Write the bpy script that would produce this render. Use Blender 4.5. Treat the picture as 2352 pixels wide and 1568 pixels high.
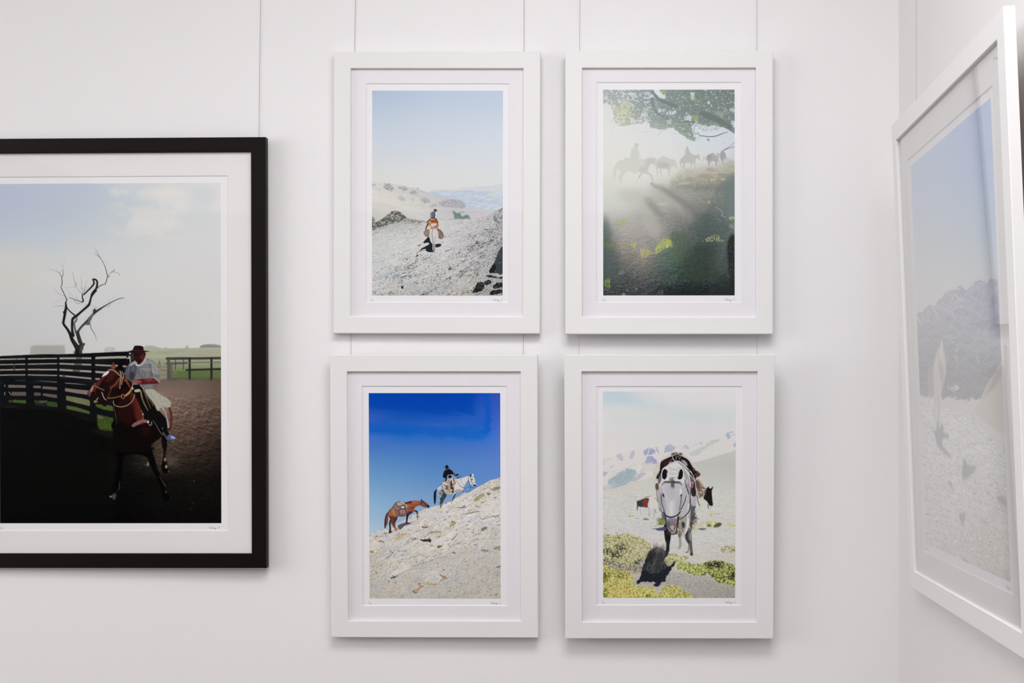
import bpy, bmesh, math, random
import numpy as np
from mathutils import Matrix, Vector

for o in list(bpy.data.objects):
    bpy.data.objects.remove(o, do_unlink=True)
S = bpy.context.scene
COL = S.collection

# ---------------------------------------------------------------- camera: square on to the long wall, lens shifted
# 1 unit = 1 m. The camera stands at (0, 0, 1.6) and looks along +Y; the optical axis meets the frame at
# pixel (1437, 942), so the corner on the right is a true right angle.
F_PX = 2560.0
cam = bpy.data.cameras.new('camera')
cam_o = bpy.data.objects.new('camera', cam); COL.objects.link(cam_o)
cam_o.location = (0, 0, 1.6)
cam_o.rotation_euler = (math.pi / 2, 0, 0)
cam.sensor_width = 36.0
cam.lens = F_PX / 2352 * 36.0
cam.shift_x = -(1437 - 1176) / 2352
cam.shift_y = (942 - 784) / 2352
cam.clip_start = 0.05
S.camera = cam_o
S.view_settings.view_transform = 'Standard'
S.view_settings.look = 'None'
S.view_settings.gamma = 1.0
S.view_settings.use_curve_mapping = False
S.view_settings.exposure = 0.0
try:
    S.cycles.max_bounces = 10; S.cycles.diffuse_bounces = 6; S.cycles.transparent_max_bounces = 16
    S.cycles.sample_clamp_indirect = 6.0
except Exception:
    pass

w = bpy.data.worlds.new('world'); S.world = w; w.use_nodes = True
w.node_tree.nodes['Background'].inputs[0].default_value = (0.9, 0.95, 1.0, 1)
w.node_tree.nodes['Background'].inputs[1].default_value = 0.0

def area(name, loc, sx, sy, power, col=(1, 1, 1), rot=(0, 0, 0)):
    l = bpy.data.lights.new(name, 'AREA'); l.shape = 'RECTANGLE'; l.size = sx; l.size_y = sy
    l.energy = power; l.color = col
    o = bpy.data.objects.new(name, l); COL.objects.link(o); o.location = loc; o.rotation_euler = rot
    return o
# ceiling panel near the wall, plus two unseen fill areas added to even it
LIGHTS = [
 ('ceiling_panel_near_wall', (-0.05, 0.95, 3.17), 1.4, 0.8, 35, (1, 1, 1.012), (0, 0, 0)),
 ('rear_fill_area', (-1.63, -1.75, 3.18), 4.5, 4.0, 78, (1, 1, 1.012), (0, 0, 0)),  # broad fill added overhead to flatten the falloff down the walls
 ('left_fill_area', (-4.35, 0.7, 2.0), 1.9, 2.6, 74, (1, 1, 1.012), (0, -math.pi / 2, 0)),  # fill added from the left to lift the lower walls; no opening built
]
for a_ in LIGHTS: area(*a_)
# ---------------------------------------------------------------- painter for the printed photographs
# Every print is drawn from scratch with shapes and noise into a grid of colours; the grid becomes the
# colour attribute of the print's own flat paper mesh.
RT = np.random.RandomState(7).rand(256, 256).astype(np.float32)

def vnoise(x, y, seed=0):
    x = x + seed * 17.31; y = y + seed * 9.73
    xi = np.floor(x).astype(np.int32); yi = np.floor(y).astype(np.int32)
    fx = (x - xi).astype(np.float32); fy = (y - yi).astype(np.float32)
    fx = fx * fx * (3 - 2 * fx); fy = fy * fy * (3 - 2 * fy)
    a = xi & 255; b = (xi + 1) & 255; c = yi & 255; d = (yi + 1) & 255
    return (RT[c, a] * (1 - fx) + RT[c, b] * fx) * (1 - fy) + (RT[d, a] * (1 - fx) + RT[d, b] * fx) * fy

def fbm(x, y, oct=4, seed=0, gain=0.5):
    s = 0; a = 1.0; t = 0
    for k in range(oct):
        s = s + a * vnoise(x, y, seed + 3 * k); t += a; a *= gain
        x, y = 1.61 * x - 1.13 * y + 3.7, 1.13 * x + 1.61 * y + 8.1
    return s / t

def sstep(a, b, x):
    t = np.clip((x - a) / (b - a), 0, 1)
    return t * t * (3 - 2 * t)

def blur2(m, r):
    if r < 0.4: return m
    k = int(np.ceil(2.5 * r)); g = np.exp(-0.5 * (np.arange(-k, k + 1) / r) ** 2); g /= g.sum()
    p = np.pad(m, ((k, k), (0, 0)), mode='edge'); o = sum(g[i] * p[i:i + m.shape[0]] for i in range(2 * k + 1))
    p = np.pad(o, ((0, 0), (k, k)), mode='edge'); return sum(g[i] * p[:, i:i + m.shape[1]] for i in range(2 * k + 1))

def smooth(pts, closed=True, n=5):
    p = np.asarray(pts, float); N = len(p)
    if N < 3: return p
    out = []
    idx = range(N) if closed else range(N - 1)
    for i in idx:
        if closed: a, b, c, d = p[i - 1], p[i], p[(i + 1) % N], p[(i + 2) % N]
        else: a, b, c, d = p[max(i - 1, 0)], p[i], p[i + 1], p[min(i + 2, N - 1)]
        for k in range(n):
            t = k / n
            out.append(0.5 * (2 * b + (c - a) * t + (2 * a - 5 * b + 4 * c - d) * t * t + (3 * b - a - 3 * c + d) * t ** 3))
    if not closed: out.append(p[-1])
    return np.array(out)

def homog(src, dst):
    A = []; B = []
    for (x, y), (u, v) in zip(src, dst):
        A.append([x, y, 1, 0, 0, 0, -u * x, -u * y]); B.append(u)
        A.append([0, 0, 0, x, y, 1, -v * x, -v * y]); B.append(v)
    return np.append(np.linalg.solve(np.array(A, float), np.array(B, float)), 1).reshape(3, 3)

class Canvas:
    def __init__(s, corners, w, h):
        s.W, s.H = w, h
        s.M = homog(corners, [(0, 0), (w, 0), (w, h), (0, h)])
        Mi = np.linalg.inv(s.M)
        gx, gy = np.meshgrid(np.arange(w) + .5, np.arange(h) + .5)
        q = Mi[2, 0] * gx + Mi[2, 1] * gy + Mi[2, 2]
        s.X = ((Mi[0, 0] * gx + Mi[0, 1] * gy + Mi[0, 2]) / q).astype(np.float32)
        s.Y = ((Mi[1, 0] * gx + Mi[1, 1] * gy + Mi[1, 2]) / q).astype(np.float32)
        s.S = w / (0.5 * (np.hypot(*(np.subtract(corners[1], corners[0]))) + np.hypot(*(np.subtract(corners[2], corners[3])))))
        s.A = np.zeros((h, w, 3), np.float32)
        s.z = (0, 0, 1.0); s.rough = None; s.rng = np.random.RandomState(3)
    def zoom(s, x0, y0, k): s.z = (x0, y0, float(k))
    def T(s, pts):
        p = np.asarray(pts, float); x = s.z[0] + p[:, 0] / s.z[2]; y = s.z[1] + p[:, 1] / s.z[2]
        M = s.M; q = M[2, 0] * x + M[2, 1] * y + M[2, 2]
        return np.stack([(M[0, 0] * x + M[0, 1] * y + M[0, 2]) / q, (M[1, 0] * x + M[1, 1] * y + M[1, 2]) / q], 1)
    def mask(s, pts, blur=0, sm=False):
        p = s.T(smooth(pts) if sm else pts); b = blur * s.S / s.z[2]
        pad = 2 + 3 * b
        x0 = int(max(0, np.floor(p[:, 0].min() - pad))); x1 = int(min(s.W, np.ceil(p[:, 0].max() + pad)))
        y0 = int(max(0, np.floor(p[:, 1].min() - pad))); y1 = int(min(s.H, np.ceil(p[:, 1].max() + pad)))
        if x1 <= x0 or y1 <= y0: return (0, 0, 0, 0, np.zeros((0, 0)))
        m = np.zeros((y1 - y0, x1 - x0), np.float32); xs = np.arange(x0, x1)
        ax, ay = p[:, 0], p[:, 1]; bx, by = np.roll(ax, -1), np.roll(ay, -1)
        for r in range(y0, y1):
            for o in (.17, .5, .83):
                yy = r + o; c = (ay <= yy) != (by <= yy)
                if not c.any(): continue
                xc = np.sort(ax[c] + (yy - ay[c]) * (bx[c] - ax[c]) / (by[c] - ay[c]))
                for i in range(0, len(xc) - 1, 2):
                    m[r - y0] += (np.clip(xc[i + 1] - xs, 0, 1) - np.clip(xc[i] - xs, 0, 1)) / 3
        if s.rough:      # ragged outline: the soft edge is broken up by noise (feature size, reach) in photo pixels
            sc, rc = s.rough; m = blur2(m, rc * s.S); gx, gy = s.X[y0:y1, x0:x1], s.Y[y0:y1, x0:x1]
            n = fbm(gx / sc, gy / sc * 1.5, 3, 57, .6) - .5; b = b * .5
            m = sstep(.40, .60, m + n * 1.5 * (m > .02))
        return (y0, y1, x0, x1, blur2(m, b))
    def put(s, mk, col, a=1.0):
        y0, y1, x0, x1, m = mk
        if m.size == 0: return
        if isinstance(a, np.ndarray): a = a[y0:y1, x0:x1]
        m = (np.clip(m, 0, 1) * a)[..., None]
        c = col[y0:y1, x0:x1] if isinstance(col, np.ndarray) and col.ndim == 3 else np.array(col, np.float32)
        s.A[y0:y1, x0:x1] = s.A[y0:y1, x0:x1] * (1 - m) + c * m
    def full(s, m): return (0, s.H, 0, s.W, m)
    def poly(s, pts, col, a=1.0, blur=0, sm=False): s.put(s.mask(pts, blur, sm), col, a)
    def sp(s, pts, col, a=1.0, blur=0): s.poly(pts, col, a, blur, True)
    def ell(s, cx, cy, rx, ry, col, a=1.0, blur=0, rot=0):
        t = np.linspace(0, 2 * np.pi, 20, endpoint=False); c, q = np.cos(rot), np.sin(rot)
        s.poly(np.stack([cx + rx * np.cos(t) * c - ry * np.sin(t) * q, cy + rx * np.cos(t) * q + ry * np.sin(t) * c], 1), col, a, blur)
    def line(s, pts, w, col, a=1.0, sm=True, blur=0):
        """stroke; w is one width or a (start, end) pair or a list per point, in zoom pixels"""
        p = np.asarray(pts, float); n = len(p)
        w = np.full(n, float(w)) if np.isscalar(w) else (np.linspace(w[0], w[1], n) if len(w) != n else np.array(w, float))
        if sm and n > 2:
            q = smooth(np.column_stack([p, w]), False, 4); p, w = q[:, :2], np.maximum(q[:, 2], 0.01)
        t = s.T(p); r = w * s.S / s.z[2] / 2; b = blur * s.S / s.z[2]; pad = r.max() + 2 + 3 * b
        x0 = int(max(0, np.floor(t[:, 0].min() - pad))); x1 = int(min(s.W, np.ceil(t[:, 0].max() + pad)))
        y0 = int(max(0, np.floor(t[:, 1].min() - pad))); y1 = int(min(s.H, np.ceil(t[:, 1].max() + pad)))
        if x1 <= x0 or y1 <= y0: return
        m = np.zeros((y1 - y0, x1 - x0), np.float32)
        for i in range(len(t) - 1):
            q0, q1, r0, r1 = t[i], t[i + 1], r[i], r[i + 1]; pd = max(r0, r1) + 2
            a0 = int(max(x0, np.floor(min(q0[0], q1[0]) - pd))); a1 = int(min(x1, np.ceil(max(q0[0], q1[0]) + pd)))
            b0 = int(max(y0, np.floor(min(q0[1], q1[1]) - pd))); b1 = int(min(y1, np.ceil(max(q0[1], q1[1]) + pd)))
            if a1 <= a0 or b1 <= b0: continue
            gx, gy = np.meshgrid(np.arange(a0, a1) + .5, np.arange(b0, b1) + .5); d = q1 - q0; L = d @ d + 1e-9
            u = np.clip(((gx - q0[0]) * d[0] + (gy - q0[1]) * d[1]) / L, 0, 1)
            ds = np.hypot(gx - q0[0] - u * d[0], gy - q0[1] - u * d[1]); rr = r0 + (r1 - r0) * u
            cv = np.clip(rr - ds + .5, 0, 1) * np.clip(rr * 2, 0, 1)
            w_ = m[b0 - y0:b1 - y0, a0 - x0:a1 - x0]; np.maximum(w_, cv, out=w_)
        s.put((y0, y1, x0, x1, blur2(m, b)), col, a)
    def hairs(s, pts, n, ln, ang, spread, w, cols, a=.8):
        """short strokes scattered inside a polygon"""
        p = np.asarray(pts, float); lo, hi = p.min(0), p.max(0); R = s.rng; k = 0; ax, ay = p.T; bx, by = np.roll(ax, -1), np.roll(ay, -1)
        while k < n:
            x, y = lo + R.rand(2) * (hi - lo); c = (ay <= y) != (by <= y); xc = ax[c] + (y - ay[c]) * (bx[c] - ax[c]) / (by[c] - ay[c])
            k += 1
            if (xc < x).sum() % 2 == 0: continue
            t = ang + (R.rand() - .5) * spread; l = ln * (.5 + R.rand())
            s.line([(x, y), (x + l * np.cos(t), y + l * np.sin(t))], (w, w * .4), cols[R.randint(len(cols))], a, sm=False)
    def grad(s, stops, axis='y'):
        """vertical or horizontal colour ramp in photo pixels"""
        v = s.Y if axis == 'y' else s.X; k = [q[0] for q in stops]
        return np.stack([np.interp(v, k, [q[1][c] for q in stops]) for c in range(3)], -1).astype(np.float32)
    def grid(s, xs, ys, cols):
        """smooth 2-D colour field from a coarse table of colours"""
        cols = np.array(cols, float)
        fx = np.interp(s.X, xs, np.arange(len(xs))); fy = np.interp(s.Y, ys, np.arange(len(ys)))
        i = np.minimum(fx.astype(int), len(xs) - 2); j = np.minimum(fy.astype(int), len(ys) - 2); u = (fx - i)[..., None]; v = (fy - j)[..., None]
        return ((cols[j, i] * (1 - u) + cols[j, i + 1] * u) * (1 - v) + (cols[j + 1, i] * (1 - u) + cols[j + 1, i + 1] * u) * v).astype(np.float32)
    def rock(s, sc, ang=0, st=2.0, seed=0, oct=5, light=(-.6, -.8), gain=.6):
        """relief texture: lit slopes of a stretched noise height field; about -1..1"""
        c, q = np.cos(ang), np.sin(ang); x = (s.X * c + s.Y * q) / sc / st; y = (-s.X * q + s.Y * c) / sc
        h = fbm(x, y, oct, seed, gain); gy, gx = np.gradient(h)
        g = (gx * light[0] + gy * light[1]) * sc * s.S
        return np.clip(-g * 2.2, -1.5, 1.5)
    def stones(s, sx, sy, ang=0, seed=0, warp=.35):
        """cellular rubble: per-stone random tone, lit-from-above shade inside the stone, closeness to its gap"""
        c, q = np.cos(ang), np.sin(ang); x = (s.X * c + s.Y * q) / sx; y = (-s.X * q + s.Y * c) / sy
        x = x + warp * (fbm(x * 1.3, y * 1.3, 2, seed + 5) - .5) * 2; y = y + warp * (fbm(x * 1.3, y * 1.3, 2, seed + 9) - .5) * 2
        xi = np.floor(x).astype(np.int32); yi = np.floor(y).astype(np.int32)
        f1 = np.full(x.shape, 9., np.float32); f2 = f1.copy(); r = np.zeros_like(f1); dy = np.zeros_like(f1)
        for j in (-1, 0, 1):
            for i in (-1, 0, 1):
                a = (xi + i + seed * 31) & 255; b = (yi + j + seed * 17) & 255
                px_ = xi + i + RT[b, a]; py_ = yi + j + RT[(b + 97) & 255, (a + 41) & 255]
                d = np.hypot(x - px_, y - py_); n = d < f1
                f2 = np.where(n, f1, np.minimum(f2, d)); r = np.where(n, RT[(b + 13) & 255, (a + 71) & 255], r); dy = np.where(n, y - py_, dy); f1 = np.where(n, d, f1)
        return r - .5, dy, f2 - f1
    def rubble(s, sx, sy, ang, seed, tone=14, lit=16, gap=60, gw=.12, cover=.5, gate=(14, 6)):
        """signed brightness offset for a field of stones"""
        r, dy, e = s.stones(sx, sy, ang, seed); g = s.ns(gate[0], gate[1], ang, 3, seed + 3, .55)
        m = sstep(1 - cover - .25, 1 - cover + .1, g * 1.0)
        return r * tone * 2 - np.clip(dy, -1, 1) * lit - gap * sstep(gw, gw * .3, e) * sstep(-.1, .35, dy) * m
    def ns(s, sx, sy=None, ang=0, oct=4, seed=0, gain=.5):
        sy = sy or sx; c, q = np.cos(ang), np.sin(ang)
        return fbm((s.X * c + s.Y * q) / sx, (-s.X * q + s.Y * c) / sy, oct, seed, gain)
def mix(a, b, t):
    t = t[..., None] if isinstance(t, np.ndarray) and t.ndim == 2 else t
    return np.asarray(a, np.float32) * (1 - t) + np.asarray(b, np.float32) * t
PIC = {}
CORN = {
 'corral': ([(1.3, 421), (508.5, 418.5), (510.3, 1199), (1.6, 1197.5)], 510, 779),
 'pass': ([(855.3, 209), (1155, 209), (1155, 679), (855, 679)], 450, 705),
 'dust': ([(1385.3, 207), (1686, 206), (1688, 679), (1387, 679)], 450, 705),
 'ridge': ([(845.5, 903), (1147.5, 902), (1149.5, 1374), (848.5, 1374)], 450, 705),
 'grey': ([(1384.5, 901), (1690, 901), (1689, 1374), (1385.5, 1373.5)], 450, 705),
 'peaks': ([(2097, 372.4), (2283, 214.3), (2334, 1335), (2133.8, 1248)], 360, 620),
}

def p_corral():
    c = Canvas(*CORN['corral']); X, Y = c.X, c.Y
    sky = c.grid([0, 130, 260, 390, 510], [418, 480, 540, 590, 640, 700, 760, 800], [
        [(178,187,205),(180,190,206),(184,195,208),(205,207,206),(204,208,209)],
        [(178,187,204),(183,191,204),(190,198,206),(200,205,208),(206,208,208)],
        [(184,194,204),(188,197,204),(196,202,206),(204,206,207),(206,208,209)],
        [(200,201,198),(198,202,203),(203,206,207),(206,207,208),(206,208,208)],
        [(199,200,196),(204,204,201),(204,205,205),(206,207,206),(205,206,206)],
        [(196,198,199),(199,201,203),(201,203,204),(204,205,205),(206,206,206)],
        [(193,195,197),(198,199,200),(202,203,203),(203,203,203),(206,206,206)],
        [(192,193,192),(196,197,193),(202,203,200),(204,204,202),(206,206,205)]])
    c.A = sky
    n = c.ns(60, 30, oct=5, seed=2, gain=.55)
    cl = sstep(.5, .62, n) * sstep(230, 320, X) * (1 - sstep(530, 560, Y))
    c.A = mix(c.A, (216, 215, 211), cl * .55)
    c.zoom(0, 400, 3.734)
    for x, y, rx, ry in [(985,150,45,30),(1010,170,30,18),(1080,150,40,20),(1200,300,110,26),(1290,350,60,22),(1180,400,60,45),(1270,430,40,35),(1060,335,50,14),(1500,200,150,90),(1560,290,90,50),(1300,160,130,40),(1480,420,120,40),(1860,240,60,80),(1450,150,140,60)]:
        c.ell(x, y, rx, ry, (216, 214, 210), .55, 14)
    for x, y, rx, ry in [(1760,180,110,60),(1100,90,130,22),(1000,260,80,30),(1440,270,60,25),(1700,320,120,30)]:
        c.ell(x, y, rx, ry, (198, 203, 206), .55, 16)
    # hazy trees on the horizon
    c.poly([(270,1470),(300,1455),(560,1455),(568,1500),(568,1540),(265,1545)], (152,153,147), .75, 5)
    c.poly([(905,1480),(930,1472),(990,1472),(996,1520),(900,1520)], (165,167,160), .6, 4)
    c.sp([(1235,1480),(1260,1462),(1310,1460),(1370,1478),(1400,1492),(1230,1500)], (158,160,156), .8, 3)
    c.ell(1426, 1482, 9, 9, (140,142,140), .8, 2); c.ell(1608, 1474, 12, 14, (150,152,150), .8, 3)
    c.sp([(1720,1468),(1760,1452),(1840,1450),(1900,1462),(1910,1480),(1740,1484)], (120,126,124), .85, 2)
    # field
    f = c.grad([(795,(168,170,150)),(803,(164,166,144)),(815,(160,162,142)),(828,(150,155,128)),(842,(128,138,104)),(852,(100,116,72)),(862,(104,112,80)),(868,(82,78,62))])
    f = f + (c.ns(40, 3, oct=3, seed=5)[..., None] - .5) * 24
    c.poly([(1240,1492),(1400,1484),(1910,1478),(1910,1800),(1240,1800)], f, 1, 1)
    c.poly([(560,1540),(1130,1500),(1240,1492),(1240,1600),(560,1600)], (176,178,168), .8, 4)
    # far fences
    c.zoom(180, 770, 6.272)
    c.poly([(1100,430),(1290,420),(1290,620),(1160,640),(1100,560)], (150,140,126), .75, 8)
    for y in (450, 500, 560): c.line([(1150,y),(1285,y-12)], 16, (118,108,98), .6)
    for x in (1165, 1190, 1240, 1250): c.line([(x,320),(x+2,450)], 5, (120,118,105), .6)
    c.line([(1180,350),(1165,430),(1190,430),(1178,360)], 7, (70,66,62), .8); c.line([(1180,470),(1275,490)], 8, (90,82,76), .7)
    c.line([(1285,320),(1570,312)], 32, (96,90,88), .95, sm=False); c.line([(1285,390),(1570,383)], 36, (92,86,84), .95, sm=False)
    c.line([(1300,310),(1300,610)], 30, (92,84,80), .9); c.line([(1345,400),(1342,600)], 46, (98,90,86), .8, blur=4)
    for x in (1408, 1523): c.line([(x,330),(x-2,475)], 14, (72,72,68), .95)
    c.line([(1290,360),(1400,352)], 5, (150,146,138), .7)
    c.zoom(0, 0, 1)
    c.poly([(405,850),(510,846),(510,870),(405,868)], (84,100,60), .6, 4)
    c.line([(385,821),(510,820)], 5.5, (62,60,58), 1, sm=False); c.line([(430,847),(510,845)], 5, (48,48,46), 1, sm=False)
    for x in (437, 487): c.line([(x,820),(x,873)], 5, (40,42,40), 1)
    c.line([(390,822),(390,868)], 4.5, (84,78,74), .9); c.line([(388,832),(512,829)], 2.5, (92,90,84), .7, sm=False)
    # dirt floor
    d = c.grid([1, 230, 300, 370, 440, 510], [868, 900, 940, 980, 1020, 1060, 1100, 1150, 1200], [
        [(10,10,8),(20,20,16),(60,50,44),(104,92,84),(108,94,86),(92,78,70)],
        [(8,8,8),(14,14,12),(70,56,48),(126,108,98),(116,98,88),(98,82,72)],
        [(8,8,8),(10,10,10),(60,46,40),(122,102,90),(104,86,76),(86,70,60)],
        [(8,8,8),(8,8,8),(20,16,14),(92,74,64),(84,68,58),(66,54,46)],
        [(8,8,8),(7,7,7),(10,9,8),(70,58,50),(66,54,46),(40,33,28)],
        [(7,7,7),(8,8,7),(20,19,16),(58,48,42),(40,33,28),(30,25,20)],
        [(6,6,6),(8,8,7),(11,11,10),(14,13,11),(20,17,14),(16,14,12)],
        [(6,6,6),(7,7,7),(9,9,9),(12,12,11),(13,12,11),(13,12,10)],
        [(4,4,4),(5,5,5),(7,7,6),(10,9,8),(10,9,8),(10,9,8)]])
    r = c.rock(5, .5, 2.2, 4, 4); d = np.clip(d * (1 + .38 * r[..., None] * sstep(880, 950, Y)[..., None]) , 3, 255)
    sp = sstep(.88, .95, vnoise(X / 1.8, Y / 1.8, 9)) * sstep(980, 1050, Y) * (vnoise(X / 20, Y / 20, 3) > .45)
    d = d + (sp * 26 * sstep(150, 420, X))[..., None]
    c.put(c.full(sstep(866, 872, Y + (c.ns(10) - .5) * 5)), d)
    c.sp([(1110,680),(1240,640),(1400,700),(1440,860),(1380,1000),(1290,900),(1180,800)], (146,128,116), .45, 50)
    c.sp([(1330,940),(1420,900),(1420,1080),(1350,1120)], (140,122,110), .35, 40)
    c.sp([(1330,560),(1400,560),(1420,620),(1330,620)], (140,140,118), .6, 14)
    # dead tree
    c.zoom(90, 560, 6.03); K = (30, 29, 30); G = (72, 72, 70)
    L = c.line
    L([(540,1500),(545,1440),(520,1390),(470,1310),(440,1230),(400,1160),(355,1100),(350,1060),(365,980),(372,930),(385,860),(380,800)], [80,72,62,50,40,34,32,34,36,40,32,20], K)
    L([(350,930),(372,925)], 22, K); L([(325,1068),(350,1095)], 7, K)
    L([(395,860),(430,910),(520,985)], (14, 18), K)
    L([(380,800),(395,755),(385,735),(360,680),(322,600),(318,575),(332,530),(326,450),(345,410),(346,335)], [16,12,10,9,9,8,9,8,6,4], K)
    L([(326,450),(300,400),(265,370),(240,360),(180,340),(110,312)], (6, 2), (70,70,70)); L([(298,398),(318,355)], (5, 3), (80,80,80))
    for q in ([(340,330),(320,290),(295,262)],[(340,330),(345,290),(290,180)],[(350,300),(362,250),(378,210)],[(320,290),(300,240)],[(250,320),(275,345)]): L(q, (4, 1.5), (140,140,140), .7)
    L([(372,712),(310,690),(270,665),(235,610),(190,572)], (5, 2), (110,110,110)); L([(366,742),(300,760),(245,785),(200,805)], (4, 2), (140,140,140)); L([(245,785),(190,760),(145,738)], (3, 1.5), (160,160,160))
    L([(360,850),(320,843),(245,845),(195,857)], (6, 2), (100,100,100))
    L([(480,1250),(470,1180),(470,1080),(480,1020),(530,980),(600,920),(690,840),(712,800),(730,730),(750,680),(790,630)], [48,34,36,38,36,30,34,30,26,40,44], K)
    L([(795,620),(812,570),(815,510),(790,480),(755,478)], (30, 20), K); L([(757,480),(772,530),(740,580),(680,640),(630,688)], [20,24,22,20,18], K)
    L([(610,690),(612,740),(625,770),(610,790)], (16, 20), K); L([(610,790),(560,775),(500,755),(430,728)], (10, 6), (50,50,50))
    L([(590,800),(540,810),(500,770)], 5, (90,90,90)); L([(550,770),(520,700)], (5,3), (110,110,110)); L([(500,750),(440,660),(370,600)], (4,2), (130,130,130)); L([(430,728),(415,650)], (4,2), (150,150,150))
    L([(612,685),(560,630),(520,580),(440,590),(370,590)], (6, 2), (120,120,120)); L([(520,580),(500,500),(480,400),(450,380)], (7, 2), (100,100,100)); L([(530,560),(532,520)], 5, (90,90,90)); L([(480,400),(520,365)], (3,1), (160,160,160))
    L([(615,685),(605,600),(600,520),(595,440),(625,380)], (6, 2), (110,110,110)); L([(620,690),(650,590),(665,520),(695,480)], (6, 2), (110,110,110)); L([(625,690),(640,640),(700,595),(740,560)], (5, 2), (120,120,120)); L([(632,640),(632,590)], 4, (110,110,110)); L([(605,610),(580,600),(590,570)], 3, (140,140,140)); L([(640,590),(690,590),(735,520)], 3, (140,140,140)); L([(625,380),(660,400)], 3, (160,160,160)); L([(750,445),(790,430),(825,432)], 3, (160,160,160))
    L([(800,620),(850,570),(900,550),(930,545)], (14, 8), G); L([(925,545),(945,490),(958,440)], (9, 10), K); L([(958,440),(935,340),(905,260),(870,200),(845,165),(810,100),(787,50)], [9,8,6,6,7,4,3], (55,55,55)); L([(850,170),(815,150),(770,112)], (6, 3), (90,90,90)); L([(960,440),(998,440)], (9, 4), K); L([(965,425),(1000,390),(1040,370),(1045,350)], (6, 5), (80,80,80)); L([(1045,372),(1090,390),(1120,402),(1120,428)], (4, 5), (100,100,100)); c.ell(1046,350,8,6,(40,40,40)); c.ell(1022,374,8,5,(70,70,70))
    L([(720,835),(780,850),(830,880)], (3, 5), (120,120,120)); L([(640,815),(680,830)], 4, (150,150,150))
    L([(545,1210),(590,1140),(660,1070),(700,1040),(740,980),(790,930),(850,890),(920,845),(1000,800),(1090,755),(1150,738),(1195,735)], [36,30,34,50,34,34,26,16,12,9,8,3], (52,52,52))
    L([(700,1050),(735,985),(760,950)], 22, (120,120,118), .8); L([(560,1200),(600,1145),(650,1100)], 12, (104,104,102), .8)
    c.sp([(655,1100),(690,1050),(715,1060),(720,1095),(690,1110)], (96,96,92)); c.sp([(760,905),(775,880),(800,900),(780,950),(755,940)], (50,50,50))
    L([(1195,735),(1230,755)], (3, 1), (170,170,170)); L([(970,800),(965,775),(1030,742),(1055,685)], (5, 3), (150,150,150)); L([(920,855),(980,850),(995,815)], 5, (110,110,110))
    L([(722,1105),(730,1150),(770,1215),(790,1260),(806,1325)], [9,8,7,5,3], (70,70,70)); L([(635,1100),(645,1030),(690,990)], 3, (130,130,130)); L([(590,1245),(620,1200),(615,1160)], 3, (130,130,130)); L([(735,893),(780,895),(785,870)], 6, (110,110,110))
    L([(540,1210),(560,1280),(585,1360),(590,1420)], [50,52,56,70], (46,44,42)); L([(520,1210),(505,1140),(500,1080),(525,1045),(535,1005)], [26,22,20,22,14], (80,80,78))
    L([(575,1500),(575,1430)], (66, 70), (66,58,56)); L([(552,1500),(556,1400)], 30, K); L([(600,1420),(630,1370)], (30, 34), (64,64,60)); c.ell(563,1370,8,10,(190,190,190)); L([(490,1475),(515,1505)], 10, (60,60,60)); L([(625,1440),(632,1465)], 4, (90,90,90))
    L([(500,1350),(540,1430)], 14, (70,68,66), .5, blur=4); L([(575,1270),(590,1340)], 12, (84,80,78), .5, blur=4)
    # fence, left
    c.zoom(0, 780, 6.272)
    c.poly([(0,215),(400,198),(700,188),(850,192),(1250,178),(1640,160),(1960,150),(2050,150),(2050,1000),(1640,1140),(1620,1240),(1300,1140),(850,1000),(300,960),(0,960)], (14,15,18))
    bn = c.ns(60, 5, oct=3, seed=8); c.put(c.mask([(0,215),(700,188),(1250,178),(2050,150),(2050,620),(1300,640),(0,640)]), (34,36,42), sstep(.45,.75,bn) * .45)
    gp = lambda pts, col, a=.95: c.poly(pts, col, a, 1.5)
    for a_, b_ in ((10,380),(415,838),(870,1328),(1385,1832),(1856,1960)):
        def yy(v, x): return np.interp(x, v[0], v[1])
        rows = [((0,400,850,1330,1600,1960),(262,255,250,248,238,232),17,(176,174,160)), ((0,400,850,1330,1600,1960),(338,332,325,342,356,372),16,(158,150,142)),
                ((0,400,850,1330,1600,1960),(415,408,412,440,460,480),19,(166,156,148)), ((0,400,850,1330,1600,1960),(488,485,495,540,560,590),15,(160,152,146))]
        for k, (xs, ys, h, col) in enumerate(rows):
            if a_ > 1380 and k > 1: pass
            hh = h * (1.5 if a_ > 800 else 1.0) * (1.3 if a_ > 1300 and k == 0 else 1)
            if a_ > 1800 and k > 0: continue
            xx = np.linspace(a_, b_, 8); top = [(x, np.interp(x, xs, ys) - hh / 2) for x in xx]; bot = [(x, np.interp(x, xs, ys) + hh / 2) for x in xx[::-1]]
            gp(top + bot, col, .95 if k else .9)
    for q in ([(250,240),(262,240),(262,275),(250,275)],[(1110,240),(1190,240),(1190,270),(1110,270)],[(1060,405),(1165,420),(1165,450),(1060,440)],[(1085,320),(1190,330),(1190,355),(1085,350)],[(205,320),(230,320),(230,420),(205,420)],[(910,490),(955,490),(955,530),(910,530)]): c.poly(q, (60,58,52), .75, 3)
    gp([(235,560),(385,560),(385,572),(235,570)], (70,74,78), .7); gp([(500,565),(640,572),(835,585),(835,598),(640,580)], (130,124,120), .8); gp([(950,598),(1100,608),(1300,635),(1100,622),(950,610)], (140,134,134), .8); gp([(10,598),(60,596),(60,606),(10,606)], (60,62,66), .5)
    B = (112,100,96)
    gp([(135,628),(385,634),(385,670),(135,668)], (112,106,98)); gp([(500,640),(600,644),(600,678),(490,672)], B); gp([(630,648),(835,665),(835,705),(620,685)], B); gp([(950,676),(1060,690),(1290,712),(1270,772),(1100,748),(950,722)], (132,118,110))
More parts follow.
